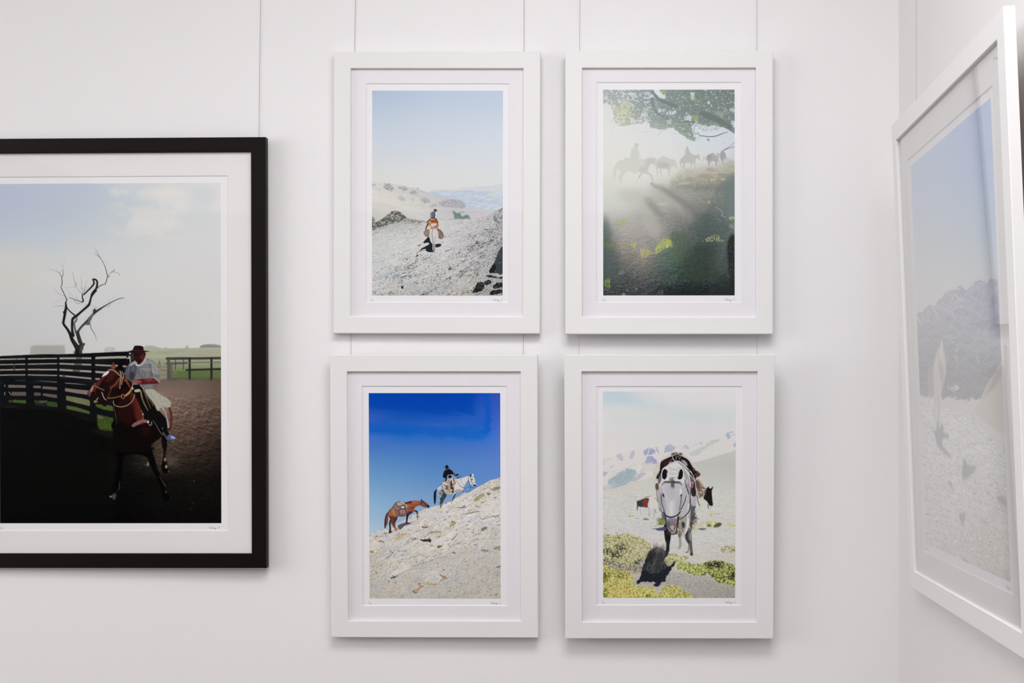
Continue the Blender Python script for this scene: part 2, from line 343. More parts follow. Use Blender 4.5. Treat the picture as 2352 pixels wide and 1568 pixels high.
    gp([(180,728),(390,730),(390,785),(190,785)], (96,84,80)); gp([(505,738),(600,742),(600,786),(505,786)], (92,80,76)); gp([(635,750),(835,772),(835,820),(700,800),(630,782)], (98,90,80)); gp([(965,788),(1110,808),(1290,845),(1308,880),(1305,935),(1110,890),(965,850)], (112,116,82))
    gp([(200,845),(385,850),(390,896),(205,880)], (60,88,38)); gp([(505,855),(640,855),(690,885),(620,905),(520,895)], (44,62,30)); gp([(580,858),(700,855),(690,875),(590,882)], (96,86,76)); gp([(700,870),(835,880),(840,945),(760,940),(680,915)], (48,74,30))
    gp([(970,925),(1110,948),(1300,1010),(1304,1052),(1110,1005),(970,975)], (78,92,48)); gp([(75,730),(90,730),(90,780),(75,780)], (110,104,100)); gp([(135,728),(150,726),(185,775),(170,780)], (120,112,104)); gp([(240,628),(256,628),(256,668),(240,668)], (80,80,76)); gp([(80,622),(94,628),(88,660),(76,650)], (120,118,116))
    gp([(135,845),(200,845),(205,880),(140,882)], (70,50,44)); gp([(855,600),(868,600),(868,640),(855,640)], (120,120,120), .7)
    gp([(1385,905),(1560,920),(1640,935),(1640,1010),(1500,985),(1400,945)], (74,92,40))
    gp([(1410,1050),(1570,1090),(1640,1110),(1640,1290),(1560,1310),(1440,1270),(1415,1200)], (56,76,32), .9)
    c.hairs([(1410,1100),(1640,1120),(1640,1310),(1440,1280)], 160, 26, -1.5, .7, 7, [(84,110,40),(50,70,26),(96,118,50)], .6)
    c.hairs([(200,845),(385,850),(390,896),(205,880)], 60, 18, -1.5, .5, 6, [(90,120,60),(40,60,26)], .7)
    c.hairs([(505,855),(835,880),(840,945),(520,895)], 80, 20, -1.5, .5, 6, [(80,110,46),(30,44,20)], .7); c.hairs([(965,790),(1305,850),(1305,935),(965,850)], 90, 26, -1.5, .4, 7, [(140,146,100),(96,100,66)], .6)
    c.poly([(1420,1060),(1500,1100),(1500,1120),(1410,1105)], (110,96,88), .8, 4)
    c.line([(80,945),(230,940)], 6, (66,66,64), .7); c.line([(520,912),(640,925),(830,945)], 6, (84,90,84), .7); c.line([(1150,1130),(1220,1110),(1300,1160)], 9, (40,38,34), .8, blur=3); c.line([(230,960),(400,965)], 7, (28,28,26), .8)
    c.sp([(1340,1270),(1600,1290),(1640,1320),(1640,1400),(1400,1330)], (24,24,18), .8, 14); c.line([(1410,1120),(1412,1260)], 10, (44,42,38), .6)
    c.put(c.mask([(10,1040),(1640,1300),(1640,1700),(10,1700)]), (22,22,19), sstep(.55,.9,c.ns(9,5,seed=6)) * .35)
    gp([(1392,210),(1380,240),(1398,240)], (60,60,60), .5); gp([(385,200),(410,200),(412,640),(390,640)], (12,13,16), .8); gp([(838,195),(866,195),(870,640),(840,640)], (12,13,16), .8); gp([(1330,190),(1362,190),(1366,560),(1340,560)], (12,13,16), .8)
    # rider and horse
    c.zoom(180, 770, 6.272)
    gp([(705,305),(765,305),(765,370),(750,370),(750,322),(705,322)], (168,170,160)); gp([(530,400),(585,415),(545,445)], (158,152,140))
    c.line([(1320,1020),(1345,1120),(1345,1210),(1335,1330)], [30,38,34,24], (74,38,30)); c.line([(1330,1040),(1345,1140),(1335,1300)], 10, (130,70,52), .6)
    # neck and body
    c.zoom(220, 960, 6.272)
    c.sp([(290,20),(1000,20),(985,120),(960,235),(900,300),(820,345),(812,420),(850,540),(895,700),(950,820),(1012,955),(1010,1020),(1050,1090),(1090,1150),(1060,1190),(980,1150),(950,1050),(930,960),(880,840),(800,680),(740,540),(600,500),(430,520),(400,680),(380,850),(350,990),(300,1060),(275,1000),(300,800),(315,600),(300,400),(270,200)], (6,5,5))
    c.zoom(180, 770, 6.272)
    c.sp([(600,440),(660,500),(690,570),(745,660),(790,760),(830,860),(880,960),(920,1060),(935,1190),(1000,1240),(1150,1300),(1210,1400),(1195,1450),(1130,1500),(1070,1560),(1060,1640),(520,1640),(515,1400),(525,1250),(560,1290),(540,1100),(500,1000),(480,800),(560,600)], (14,9,9))
    c.sp([(660,560),(700,600),(760,720),(790,800),(860,930),(920,1060),(940,1180),(880,1230),(820,1150),(790,1000),(740,880),(770,760),(700,660),(650,620)], (86,34,24), .95, 8)
    c.sp([(690,600),(720,640),(760,730),(750,740),(700,660),(670,640)], (140,66,44), .8, 6); c.line([(830,880),(880,990),(900,1080)], 16, (112,46,32), .7, blur=6)
    c.sp([(640,760),(740,780),(800,950),(830,1150),(760,1250),(640,1230),(560,1100)], (40,15,13), .75, 22); c.sp([(900,1300),(1000,1290),(1060,1360),(960,1440)], (36,15,13), .8, 26)
    # head
    c.sp([(440,480),(480,460),(560,470),(620,490),(650,560),(640,640),(600,740),(570,860),(520,940),(470,960),(420,960),(415,1000),(375,1000),(350,975),(300,960),(235,950),(190,900),(165,880),(145,820),(150,790),(190,740),(230,690),(290,640),(340,590),(380,530)], (24,12,11))
    c.sp([(450,490),(500,480),(420,560),(350,640),(300,720),(230,790),(200,780),(245,690),(340,600),(400,520)], (88,36,28), .95, 7)
    c.sp([(500,480),(560,520),(540,590),(480,640),(440,660),(400,640),(440,560)], (62,24,18), .9, 10); c.sp([(155,790),(220,720),(225,760),(190,820),(170,870)], (120,76,74), .9, 4); c.sp([(215,700),(230,720),(200,790),(185,775)], (170,140,145), .8, 3)
    c.sp([(560,620),(610,600),(600,700),(540,740),(440,720),(500,690)], (70,28,20), .8, 10); c.ell(245,810,20,26,(14,8,8),.9,5); c.line([(235,780),(258,800),(255,830)], 6, (120,60,52), .8)
    c.sp([(350,580),(385,525),(420,500),(455,498),(440,530),(410,555)], (205,206,210), 1, 2); c.ell(520,560,22,14,(30,10,10),.9,5); c.line([(490,560),(540,545)], 6, (110,50,36), .7)
    c.sp([(480,460),(492,405),(508,372),(518,365),(532,385),(545,420),(545,460)], (92,50,40)); c.sp([(495,450),(510,400),(522,420),(530,455)], (132,84,66), .8, 3); c.sp([(560,470),(560,440),(600,400),(640,330),(660,340),(650,420),(640,500)], (12,10,12), 1, 2)
    T1 = (148,118,88); T2 = (186,160,124)
    c.line([(445,480),(510,482),(560,520),(610,565),(650,600)], 15, T1); c.line([(450,474),(520,474),(600,535)], 5, T2)
    c.line([(610,495),(625,540),(620,600),(612,680),(608,745)], [16,22,20,14,18], T1); c.line([(640,505),(660,560),(640,640),(635,690)], 12, T2, .8); c.line([(600,600),(550,680),(470,745)], 12, (130,84,64)); c.line([(235,700),(300,735),(380,770)], 12, (140,100,80)); c.line([(235,690),(260,672)], 8, (150,110,90))
    c.line([(348,800),(365,840),(378,880),(410,912)], 9, (190,186,180)); c.line([(470,740),(482,770),(450,830),(440,870)], 9, (96,70,50)); c.line([(430,885),(520,880),(600,860),(640,858)], 16, (120,84,56)); c.line([(690,850),(740,810),(780,740),(800,660)], [26,26,18,12], (168,128,86)); c.line([(700,836),(745,795)], 6, (206,170,120))
    t = np.linspace(0, 6.28, 16); c.line(np.stack([652 + 24*np.cos(t), 862 + 30*np.sin(t)], 1), 8, (150,134,110))
    c.line([(515,925),(520,970),(560,1000),(640,1010),(730,980),(790,920),(820,840),(815,740),(810,660)], 9, (172,156,140)); c.line([(238,930),(265,920),(295,880)], 11, (170,150,120)); c.line([(240,945),(285,935)], 9, (190,170,140)); c.line([(515,1000),(540,1100),(560,1200),(560,1260)], (8, 5), (90,96,110), .8)
    # rider body
    SH = (112,112,116)
    c.sp([(975,320),(1040,330),(1100,365),(1145,420),(1165,500),(1185,600),(1170,670),(1080,700),(1095,745),(1000,755),(930,740),(850,720),(800,690),(760,640),(700,600),(685,540),(700,470),(720,420),(770,370),(840,370),(880,410)], SH)
    c.sp([(700,430),(790,400),(850,420),(860,500),(830,600),(780,640),(700,600),(685,540)], (74,76,86), .9, 6); c.sp([(755,520),(790,500),(820,560),(790,630),(745,610)], (42,46,58), .8, 8)
    c.sp([(980,330),(1060,350),(1140,430),(1160,540),(1100,560),(1060,480),(1040,400),(960,390)], (146,146,146), .9, 7); c.line([(1052,400),(1055,520),(1070,580)], 14, (70,72,76), .8, blur=5); c.line([(1055,560),(1100,545),(1160,570)], 8, (60,60,62), .7, blur=3)
    c.sp([(905,460),(1045,455),(1040,500),(980,510),(930,490)], (134,134,132), .9, 3); c.line([(918,478),(980,500),(1040,480)], 5, (70,70,70), .8); c.line([(880,430),(870,500),(900,560),(950,600)], 12, (72,74,80), .8, blur=5); c.line([(860,440),(850,540),(820,600)], 7, (140,140,144), .6); c.line([(920,560),(950,500),(1000,580)], 8, (80,80,84), .7, blur=4)
    c.sp([(745,420),(790,370),(835,345),(838,380),(800,405),(755,428)], (152,154,160)); c.sp([(1065,590),(1120,572),(1180,600),(1185,640),(1165,675),(1120,630)], (134,134,126), .95, 2); c.line([(1090,570),(1150,590),(1180,625)], 6, (56,54,52), .8)
    c.sp([(850,620),(920,608),(1000,612),(1080,596),(1130,630),(1168,672),(1100,682),(1010,684),(940,690),(880,690),(850,660)], (82,28,28)); c.sp([(940,615),(1060,605),(1130,640),(1000,650)], (116,46,44), .7, 8)
    c.sp([(770,650),(800,620),(850,615),(920,640),(900,680),(850,670),(800,665)], (120,66,60), .95, 2); c.line([(800,640),(850,650),(880,655)], 6, (180,130,120), .8)
    c.sp([(770,225),(965,225),(968,300),(940,350),(905,385),(870,395),(842,375),(832,340),(780,345)], (44,19,19)); c.ell(930,290,34,50,(92,36,38),.85,10); c.sp([(770,230),(800,235),(812,330),(780,345)], (52,44,52), .9, 4)
    c.line([(842,375),(850,408),(890,415),(935,390),(965,350),(980,305)], [22,28,26,26,24,14], (172,172,170)); c.line([(850,408),(890,415)], 8, (210,210,208), .8)
    c.sp([(712,222),(760,205),(800,192),(880,188),(950,200),(1000,208),(1038,212),(1000,222),(950,228),(860,240),(780,232)], (34,24,22)); c.poly([(788,200),(805,160),(820,135),(840,130),(885,130),(925,138),(946,150),(952,200),(880,212)], (32,18,20)); c.line([(800,200),(880,205),(950,200)], 10, (66,46,40), .9); c.ell(753,245,10,14,(190,190,186))
    c.line([(800,262),(792,300),(806,325)], 7, (92,44,44), .8, blur=2); c.line([(812,345),(838,352)], 6, (22,10,12), .8); c.line([(830,262),(880,258),(930,262)], 16, (20,10,12), .7, blur=5); c.ell(955,286,9,17,(84,34,34),.95,2); c.ell(957,288,4,9,(44,16,18),.8,2); c.line([(905,330),(935,350)], 8, (66,26,26), .7, blur=3); c.line([(880,395),(895,408)], 5, (120,120,118), .8)
    for q in ([(960,520),(975,600),(1010,640)],[(1090,430),(1120,500),(1125,560)],[(1010,600),(1060,560),(1085,520)],[(900,690),(960,700),(1060,690)],[(870,640),(860,560),(880,500)],[(720,480),(740,540),(735,600)],[(1000,350),(1030,380),(1035,430)]): c.line(q, 7, (84,84,90), .6, blur=2)
    for q in ([(985,520),(1000,590)],[(1110,430),(1145,500)],[(930,420),(1000,430)],[(1020,640),(1070,600)],[(740,440),(720,520)],[(960,720),(1060,705)],[(800,440),(790,500)]): c.line(q, 7, (152,152,154), .6, blur=2)
    for y in (450, 500, 550, 600): c.ell(868, y, 4, 5, (170,170,172), .8, 1)
    # saddle, fleece, leg
    c.sp([(800,700),(920,700),(980,780),(1060,900),(1130,1020),(1200,1100),(1280,1200),(1320,1330),(1300,1440),(1240,1380),(1140,1260),(1000,1230),(940,1150),(900,1000),(850,880),(800,780)], (15,13,13))
    for a_, w_, q in (((905,780),24,[(905,780),(925,880),(960,960),(1010,1060)]), ((960,780),14,[(940,760),(990,880),(1050,1030)]), ((1000,880),12,[(980,840),(1060,940),(1090,1000)]), ((930,860),10,[(930,860),(950,960),(1000,1050)])): c.line(q, (w_, w_*.6), (116,98,76), .9)
    c.line([(905,700),(960,760)], 14, (170,170,165)); c.line([(915,790),(930,870)], 8, (168,150,120), .8)
    fl = [(965,770),(1040,755),(1100,765),(1160,810),(1240,860),(1300,900),(1340,950),(1335,1010),(1285,1020),(1240,1000),(1195,1030),(1150,1070),(1110,990),(1050,900),(990,830)]
    c.sp(fl, (160,160,146), 1, 3); c.hairs(fl, 400, 26, 1.0, 1.6, 8, [(190,190,176),(140,140,126),(176,176,160)], .6); c.line([(985,850),(1060,930),(1120,1010)], 12, (90,86,66), .7, blur=6)
    c.sp([(820,768),(890,755),(898,790),(830,800)], (165,162,146)); c.ell(790,745,16,18,(176,172,160))
    c.line([(1215,1000),(1250,1080),(1285,1180),(1305,1290),(1300,1312)], [36,30,22,26,18], (150,150,152)); c.line([(1240,1060),(1275,1180)], 6, (60,60,66), .7)
    c.sp([(780,1270),(860,1215),(940,1190),(1000,1200),(1020,1240),(940,1240),(870,1270),(800,1300)], (128,84,84), .95, 1); c.hairs([(790,1265),(940,1200),(1010,1205),(1010,1235),(860,1280)], 120, 14, .8, 3, 5, [(90,44,46),(190,140,138)], .8)
    c.ell(1015,1228,14,22,(186,180,170)); c.line([(1060,1230),(1066,1260),(1045,1278),(1025,1262)], 8, (180,172,160)); c.line([(918,1060),(935,1110),(945,1190)], 12, (140,100,84), .8); c.ell(940,1118,12,14,(170,150,140))
    c.line([(1085,1210),(1140,1290),(1200,1390),(1290,1480)], (8, 12), (110,104,98), .9); c.line([(1215,1410),(1330,1560)], 22, (52,46,44), .9); c.line([(1350,1490),(1400,1540)], (9, 5), (120,110,100), .8)
    c.sp([(1290,1440),(1310,1415),(1350,1412),(1400,1445),(1406,1470),(1370,1490),(1310,1480)], (70,80,140)); c.sp([(1340,1425),(1400,1448),(1400,1472),(1350,1465)], (170,168,200), .9, 4); c.line([(1305,1340),(1335,1400)], 10, (90,90,84), .8); c.line([(1290,1330),(1350,1360),(1390,1430)], 6, (60,58,56), .8)
    # legs
    c.zoom(220, 960, 6.272)
    c.sp([(965,225),(1035,300),(1030,420),(1010,520),(1030,600),(1052,700),(1040,770),(980,760),(955,690),(975,560),(985,460),(955,350)], (8,7,7)); c.ell(1008,578,18,28,(140,128,84),.9,3); c.ell(1024,680,16,26,(172,158,100),.9,3)
    c.ell(760,645,16,26,(150,140,104),.85,6); c.ell(722,655,16,14,(60,64,80),.7,5); c.line([(925,810),(970,890),(1010,960)], (8, 16), (112,56,42), .8, blur=4); c.ell(1022,1045,10,10,(150,90,50),.9,3)
    c.line([(355,890),(345,1000)], (8,16), (66,70,62), .8, blur=3); c.ell(228,1108,20,14,(150,160,168),.8,4); c.sp([(250,1080),(300,1070),(290,1140),(260,1150)], (92,78,68), .85, 5); c.line([(330,1010),(290,1060)], 10, (60,64,60), .6)
    c.line([(1090,1130),(1085,1170),(1035,1208)], 8, (50,46,42), .7, blur=3); c.line([(820,350),(812,400)], 8, (120,110,104), .5, blur=3); c.line([(1030,330),(1100,390),(1200,460),(1250,512)], (10, 4), (110,100,90), .8); c.ell(1425,890,9,9,(90,90,84),.8,3); c.ell(1415,1215,10,6,(90,86,80),.8,3); c.ell(1060,748,16,6,(120,100,86),.8,3)
    c.line([(1045,160),(1075,215)], 9, (90,96,92), .8); c.ell(968,130,6,10,(170,170,170),.8,2); c.sp([(830,380),(960,260),(1030,540),(900,640),(860,540)], (84,72,62), .12, 20)
    c.sp([(1040,540),(1120,520),(1200,640),(1100,680),(1040,640)], (110,96,86), .4, 30); c.ell(910,690,30,30,(60,54,46),.4,14)
    return c
PIC['corral'] = p_corral

def p_pass():
    c = Canvas(*CORN['pass']); X, Y = c.X, c.Y
    c.A = c.grid([855, 1005, 1155], [209, 240, 280, 320, 360, 400, 430], [
        [(172,187,212),(184,198,218),(188,202,220)],[(180,196,216),(188,202,219),(190,204,220)],[(190,203,217),(196,207,220),(198,209,222)],
        [(198,208,219),(203,211,221),(204,214,224)],[(204,211,216),(208,213,219),(208,215,222)],[(212,214,213),(214,216,218),(213,217,219)],[(215,216,213),(215,216,215),(214,217,217)]])
    c.zoom(840, 190, 6.27); c.sp([(90,870),(160,875),(260,910),(190,935),(90,930)], (212,211,208), .7, 10); c.ell(1010, 1130, 100, 40, (216,214,210), .5, 30); c.line([(1140,1035),(1220,1030)], 8, (200,200,214), .4, blur=5)
    c.zoom(840, 400, 5.227)
    # far blue range
    rk = c.rock(9, .3, 2.5, 31, 4)
    far = [(730,215),(830,185),(960,180),(1090,185),(1130,160),(1300,155),(1450,145),(1560,130),(1660,118),(1660,560),(1200,560),(900,300)]
    c.poly(far, (203,208,212), 1, 2)
    c.poly([(760,215),(900,205),(1060,205),(1250,200),(1400,215),(1500,225),(1660,245),(1660,560),(1200,560),(900,300)], (178,194,210), .85, 6)
    c.put(c.mask([(850,215),(1660,200),(1660,470),(1200,480),(1000,300)], 8), mix(c.A, (196,206,216), .5) + rk[..., None] * 14, .8)
    c.line([(940,262),(1000,222),(1060,212)], 12, (206,210,214), .7, blur=4); c.line([(1100,240),(1180,290),(1300,330),(1480,360)], 16, (186,202,214), .6, blur=8); c.line([(1180,215),(1290,205)], 10, (172,182,200), .6, blur=4); c.line([(1300,155),(1500,150)], 8, (186,196,206), .6, blur=3); c.ell(1540,240,60,40,(206,210,208),.6,12)
    # left slope
    sl = [(75,92),(200,98),(330,118),(450,140),(560,165),(700,205),(800,240),(900,265),(1000,285),(1100,310),(1170,325),(1200,360),(1190,390),(1250,410),(1330,400),(1450,420),(1540,450),(1470,500),(1260,540),(900,570),(700,570),(75,600)]
    g = c.grid([855, 900, 950, 1000, 1050, 1120], [418, 440, 460, 480, 505], [
        [(208,209,204),(206,205,203),(200,200,200),(196,196,200),(190,190,198),(196,198,206)],[(214,214,208),(206,205,202),(196,196,196),(190,190,196),(184,184,192),(190,192,202)],
        [(214,214,208),(214,213,206),(204,203,200),(196,196,196),(190,190,196),(194,194,200)],[(202,200,194),(210,208,202),(210,209,204),(198,197,195),(192,192,196),(196,196,202)],[(200,198,194),(202,200,196),(206,205,202),(202,201,200),(192,192,196),(200,200,206)]])
    g = g + (c.rock(6, .5, 3, 12, 4) * 6)[..., None]
    c.poly(sl, g, 1, 1.5)
    rg = np.clip(c.rubble(4, 2.4, .3, 31, 20, 40, 80, .25, .9, (12, 6)) / -70, -1, 1); c.rough = (3, 1.4)
    for q, a in (([(225,120),(300,115),(345,170),(320,215),(260,190),(220,170)],1),([(395,160),(470,150),(520,185),(470,200),(400,185)],.7),([(515,225),(580,195),(635,235),(560,245)],.9),([(75,120),(130,120),(120,140),(75,150)],.7),([(380,270),(450,265),(480,310),(420,340)],.45),([(650,290),(720,280),(780,320),(760,350),(680,345)],.75),([(545,300),(580,290),(590,330),(560,335)],.35),([(860,340),(960,310),(1100,300),(1195,340),(1200,400),(1120,410),(1000,400),(900,390)],.65),([(760,370),(850,355),(860,400),(780,400)],.4),([(560,160),(645,175),(640,190),(560,170)],.8),([(75,150),(200,210),(190,225),(75,165)],.3)):
        c.put(c.mask(q, 7), mix(g * .98, (104,106,122), np.clip(.35 + rg * .9, 0, 1)), a * .9)
    c.line([(140,215),(240,280),(360,360),(480,420),(640,500)], 30, (210,206,198), .6, blur=12); c.line([(75,350),(300,420),(600,520)], 60, (206,202,196), .4, blur=20)
    c.sp([(1040,445),(1070,450),(1110,470),(1180,450),(1180,480),(1240,495),(1255,515),(1240,540),(1150,540),(1090,540),(1060,520),(1055,480)], (116,142,128), 1, 1.5); c.hairs([(1040,445),(1255,500),(1240,540),(1070,530)], 120, 10, .2, 3, 6, [(92,120,104),(140,160,148)], .6); c.sp([(1140,470),(1190,452),(1190,480),(1175,510),(1150,500)], (198,198,198), .9, 2); c.line([(1120,465),(1180,450)], 7, (130,140,130), .8); c.line([(1000,545),(1050,535),(1080,545)], 8, (140,142,142), .7, blur=2)
    c.rough = None
    # gravel ground
    gr = [(75,560),(200,590),(500,560),(760,575),(900,560),(1080,545),(1260,535),(1470,500),(1560,440),(1660,395),(1660,1480),(75,1480)]
    b = c.grid([855, 930, 1010, 1080, 1155], [500, 540, 580, 620, 660, 680], [
        [(160,162,158),(180,182,178),(205,206,206),(205,206,206),(190,190,192)],[(200,202,200),(208,210,208),(210,210,210),(200,200,200),(186,186,188)],
        [(208,211,210),(211,213,212),(210,210,210),(196,196,196),(180,182,182)],[(210,211,210),(207,208,207),(206,206,205),(196,196,195),(184,184,184)],[(204,205,204),(200,201,200),(196,196,195),(194,192,188),(180,178,174)],[(200,200,200),(196,196,196),(196,194,192),(192,190,185),(176,174,172)]])
    dn = np.clip(c.grid([855,930,1010,1080,1155],[490,520,560,600,640,680],[[(1,)*3,(1,)*3,(.1,)*3,(.4,)*3,(1,)*3],[(.6,)*3,(.4,)*3,(.2,)*3,(.5,)*3,(1,)*3],[(.2,)*3,(.25,)*3,(.3,)*3,(.85,)*3,(1.2,)*3],[(.3,)*3,(.8,)*3,(.7,)*3,(1,)*3,(1.2,)*3],[(.6,)*3,(.7,)*3,(.9,)*3,(.9,)*3,(1,)*3],[(.7,)*3,(.9,)*3,(1,)*3,(.9,)*3,(.9,)*3]])[...,0] * (.4 + 1.2 * c.ns(28, 9, -.42, 3, 50)), 0, 1.6)
    k1 = c.rubble(5.5, 2.6, -.36, 3, 7, 9, 95, .16, .45, (22, 8)); k2 = c.rubble(2.8, 1.6, -.3, 7, 8, 9, 100, .22, .42, (16, 6)); k3 = c.rubble(11, 5, -.4, 11, 6, 8, 80, .07, .35, (30, 12))
    t = b + ((k1 + k2 * .9 + k3 * .7) * dn)[..., None] + (c.ns(1.2, 1.0, 0, 2, 4) - .5)[..., None] * 12
    cl = sstep(.42, .62, c.ns(26, 9, -.42, 3, 50)) * np.clip(dn, 0, 1)
    for sx, sy, sd, th in ((3.6, 1.5, 71, .66), (2.2, 1.1, 75, .68), (6, 2.2, 79, .72)):
        v = c.ns(sx, sy, -.38, 3, sd, .65); t = mix(t, (58, 60, 62), sstep(th, th + .07, v + .10 * (cl - .4)) * np.clip(dn * 1.2, 0, 1) * .72)
    t = t + ((c.ns(24, 8, -.4, 3, 60) - .5)[..., None] * np.array([22, 10, -2])) * sstep(560, 650, Y)[..., None]
    t = np.clip(t, 24, 222); c.poly(gr, t, 1, 2)
    rr = np.clip(c.rubble(5, 3.4, -.3, 21, 40, 60, 150, .25, .9, (20, 10)) / 110, -1, 1)
    c.rough = (3.5, 1.2)
    for q in ([(165,560),(250,500),(330,450),(400,450),(470,500),(500,540),(430,570),(300,600),(75,670),(75,600)],[(75,520),(120,545),(90,600),(75,600)]):
        c.put(c.mask(q, 5, True), np.clip(mix((52,54,50), (190,190,182), np.clip(.5 + rr * 1.0, 0, 1)), 20, 215), .95)
    c.put(c.mask([(480,520),(600,545),(760,575),(600,590),(470,590)], 6), mix((90,90,88), (205,203,200), np.clip(.6 + rr, 0, 1)), .8)
    c.sp([(1480,1175),(1530,1070),(1570,1000),(1600,920),(1650,880),(1650,1180),(1560,1185)], (58,64,70), 1, 3); c.sp([(1480,1175),(1540,1080),(1560,1130),(1540,1180)], (24,28,30), .9, 4); c.line([(1590,930),(1640,1000),(1650,1080)], 20, (76,82,88), .6, blur=10)
    for q in ([(1285,1415),(1340,1310),(1400,1290),(1430,1340),(1390,1400),(1300,1425)],[(1420,1290),(1480,1270),(1510,1300),(1440,1330)],[(1560,1310),(1650,1300),(1650,1350),(1530,1370)],[(1490,1440),(1510,1400),(1600,1380),(1650,1385),(1650,1420),(1560,1440)],[(1440,1215),(1500,1210),(1600,1240),(1650,1230),(1650,1255),(1590,1250),(1500,1240)]):
        c.put(c.mask(q, 3, True), mix((22,24,24), (150,150,148), np.clip(rr * .9, 0, 1)), .95)
    c.sp([(1535,530),(1560,510),(1600,580),(1550,570)], (120,124,124), .9, 3); c.sp([(1000,1140),(1015,1110),(1030,1130),(1010,1150)], (60,62,66), .9, 2); c.sp([(430,1370),(440,1340),(465,1365),(450,1380)], (40,40,44)); c.line([(420,1240),(500,1218),(430,1250)], 8, (90,92,92), .8); c.line([(1435,665),(1465,665)], 12, (96,96,98), .8); c.line([(590,1300),(630,1312)], 8, (60,60,62), .8); c.ell(545,662,8,8,(110,112,112),.8,2)
    c.rough = None
    # rider seen from behind
    c.zoom(950, 460, 12.06)
    D = (34,40,44)
    c.sp([(280,1160),(350,1080),(430,1010),(480,1150),(540,1230),(560,1380),(590,1410),(480,1440),(360,1410),(340,1350),(240,1370),(180,1420),(220,1340),(330,1280),(440,1210),(400,1170),(310,1190)], D, 1, 3); c.sp([(600,1240),(640,1210),(740,1205),(775,1230),(740,1280),(640,1305),(600,1300)], D, 1, 3); c.sp([(90,1530),(120,1500),(140,1530),(90,1568)], D); c.line([(70,1500),(150,1430),(330,1380)], 14, (60,62,64), .7); c.line([(135,1260),(205,1230)], 26, (60,64,66), .9); c.line([(900,1405),(980,1380),(1060,1350)], (30, 8), (110,110,108), .8); c.line([(780,1162),(830,1160)], 12, (80,80,80), .8); c.line([(510,1390),(540,1440)], 16, (40,42,44), .8)
    c.sp([(440,880),(480,820),(540,795),(620,800),(670,840),(695,920),(690,1040),(670,1150),(650,1200),(600,1210),(620,1330),(600,1360),(580,1340),(560,1200),(530,1130),(545,1200),(555,1380),(535,1370),(530,1230),(490,1140),(460,1040),(445,960)], (204,202,198), 1, 2); c.line([(545,800),(520,900),(535,1040),(545,1150),(560,1260),(570,1400)], [30,18,26,24,24,18], (140,140,136), .8, blur=5); c.line([(560,830),(575,950),(575,1100)], 18, (218,216,214), .8, blur=4); c.line([(600,1000),(590,1200),(600,1340)], 12, (120,120,116), .7, blur=4); c.line([(480,850),(465,960),(490,1080)], 8, (170,168,164), .7, blur=3); c.ell(500,960,16,60,(186,184,180),.7,8); c.line([(555,1210),(575,1300),(575,1400)], 16, (60,60,60), .8, blur=2); c.line([(570,1360),(600,1360)], 14, (70,70,68), .8)
    c.sp([(285,890),(310,850),(370,800),(440,795),(450,870),(440,960),(425,1000),(340,1005),(300,960)], (146,122,114), 1, 2); c.line([(440,830),(370,900),(330,980)], 16, (176,160,150), .8, blur=3); c.line([(330,850),(420,800)], 12, (96,66,60), .8); c.line([(335,1000),(425,995)], 14, (70,66,60), .8); c.line([(400,850),(380,980)], 8, (110,90,84), .7)
    c.sp([(650,790),(720,800),(800,880),(840,960),(835,1030),(790,1060),(730,1060),(695,1020),(690,900)], (132,112,106), 1, 2); c.line([(660,790),(740,840),(800,900),(830,960)], 14, (60,44,44), .85, blur=2); c.line([(700,870),(760,950),(790,1040)], 14, (166,148,140), .8, blur=4); c.line([(700,1020),(730,1058),(800,1060)], 16, (66,74,66), .85, blur=3); c.line([(740,900),(800,1000)], 10, (90,70,68), .7)
    c.sp([(400,640),(440,570),(480,540),(540,530),(620,540),(670,590),(690,660),(680,760),(560,780),(470,790),(400,720)], (176,114,70), 1, 2); c.sp([(490,560),(560,540),(640,560),(660,600),(600,625),(520,620)], (160,76,40), .95, 4); c.sp([(430,600),(480,580),(490,650),(460,700),(420,680)], (204,134,84), .9, 4); c.sp([(490,650),(620,640),(640,700),(560,720),(500,710)], (206,200,196), .95, 4); c.sp([(600,700),(660,700),(660,750),(610,760)], (190,110,70), .9, 4); c.ell(540,735,40,14,(196,184,196),.9,4); c.line([(405,720),(415,640),(470,560)], 12, (222,216,204), .9, blur=2); c.line([(420,700),(435,620)], 8, (90,60,44), .7); c.line([(660,560),(685,620),(680,740)], 12, (100,90,70), .8)
    c.sp([(380,740),(420,705),(480,715),(490,750),(440,800),(380,800)], (206,204,176), 1, 3); c.sp([(680,740),(760,760),(820,850),(700,790)], (204,206,184), .95, 3); c.line([(740,780),(800,820)], 8, (120,124,100), .7); c.line([(490,770),(560,760),(650,780)], 22, (160,140,150), .8, blur=3); c.line([(500,775),(640,790)], 6, (70,56,64), .6)
    c.line([(470,540),(400,590),(375,620)], [36,30,30], (66,60,56), 1); c.line([(410,640),(385,700),(340,800)], [30,34,24], (50,56,50), 1); c.line([(370,640),(340,700),(320,750)], 26, (188,196,180), .9, blur=3); c.line([(440,510),(470,540)], 12, (60,66,60)); c.line([(600,510),(640,545),(680,620)], [30,26,20], (96,50,44), .9)
    c.sp([(455,470),(470,390),(490,340),(540,310),(590,315),(615,350),(610,450),(590,510),(540,520),(480,510)], (112,112,124), 1, 2); c.sp([(450,440),(480,400),(490,480),(470,500),(450,490)], (176,180,180), .9, 3); c.line([(540,340),(535,480)], 10, (60,62,76), .7, blur=3); c.line([(500,350),(495,470)], 8, (136,138,150), .7, blur=3); c.line([(595,360),(590,500)], 18, (40,42,50), .9, blur=2); c.line([(500,490),(590,490)], 30, (52,76,72), .9, blur=3); c.line([(620,360),(628,430),(610,490)], [34,36,26], (212,213,208), 1); c.line([(610,495),(655,530)], 14, (110,70,60), .9)
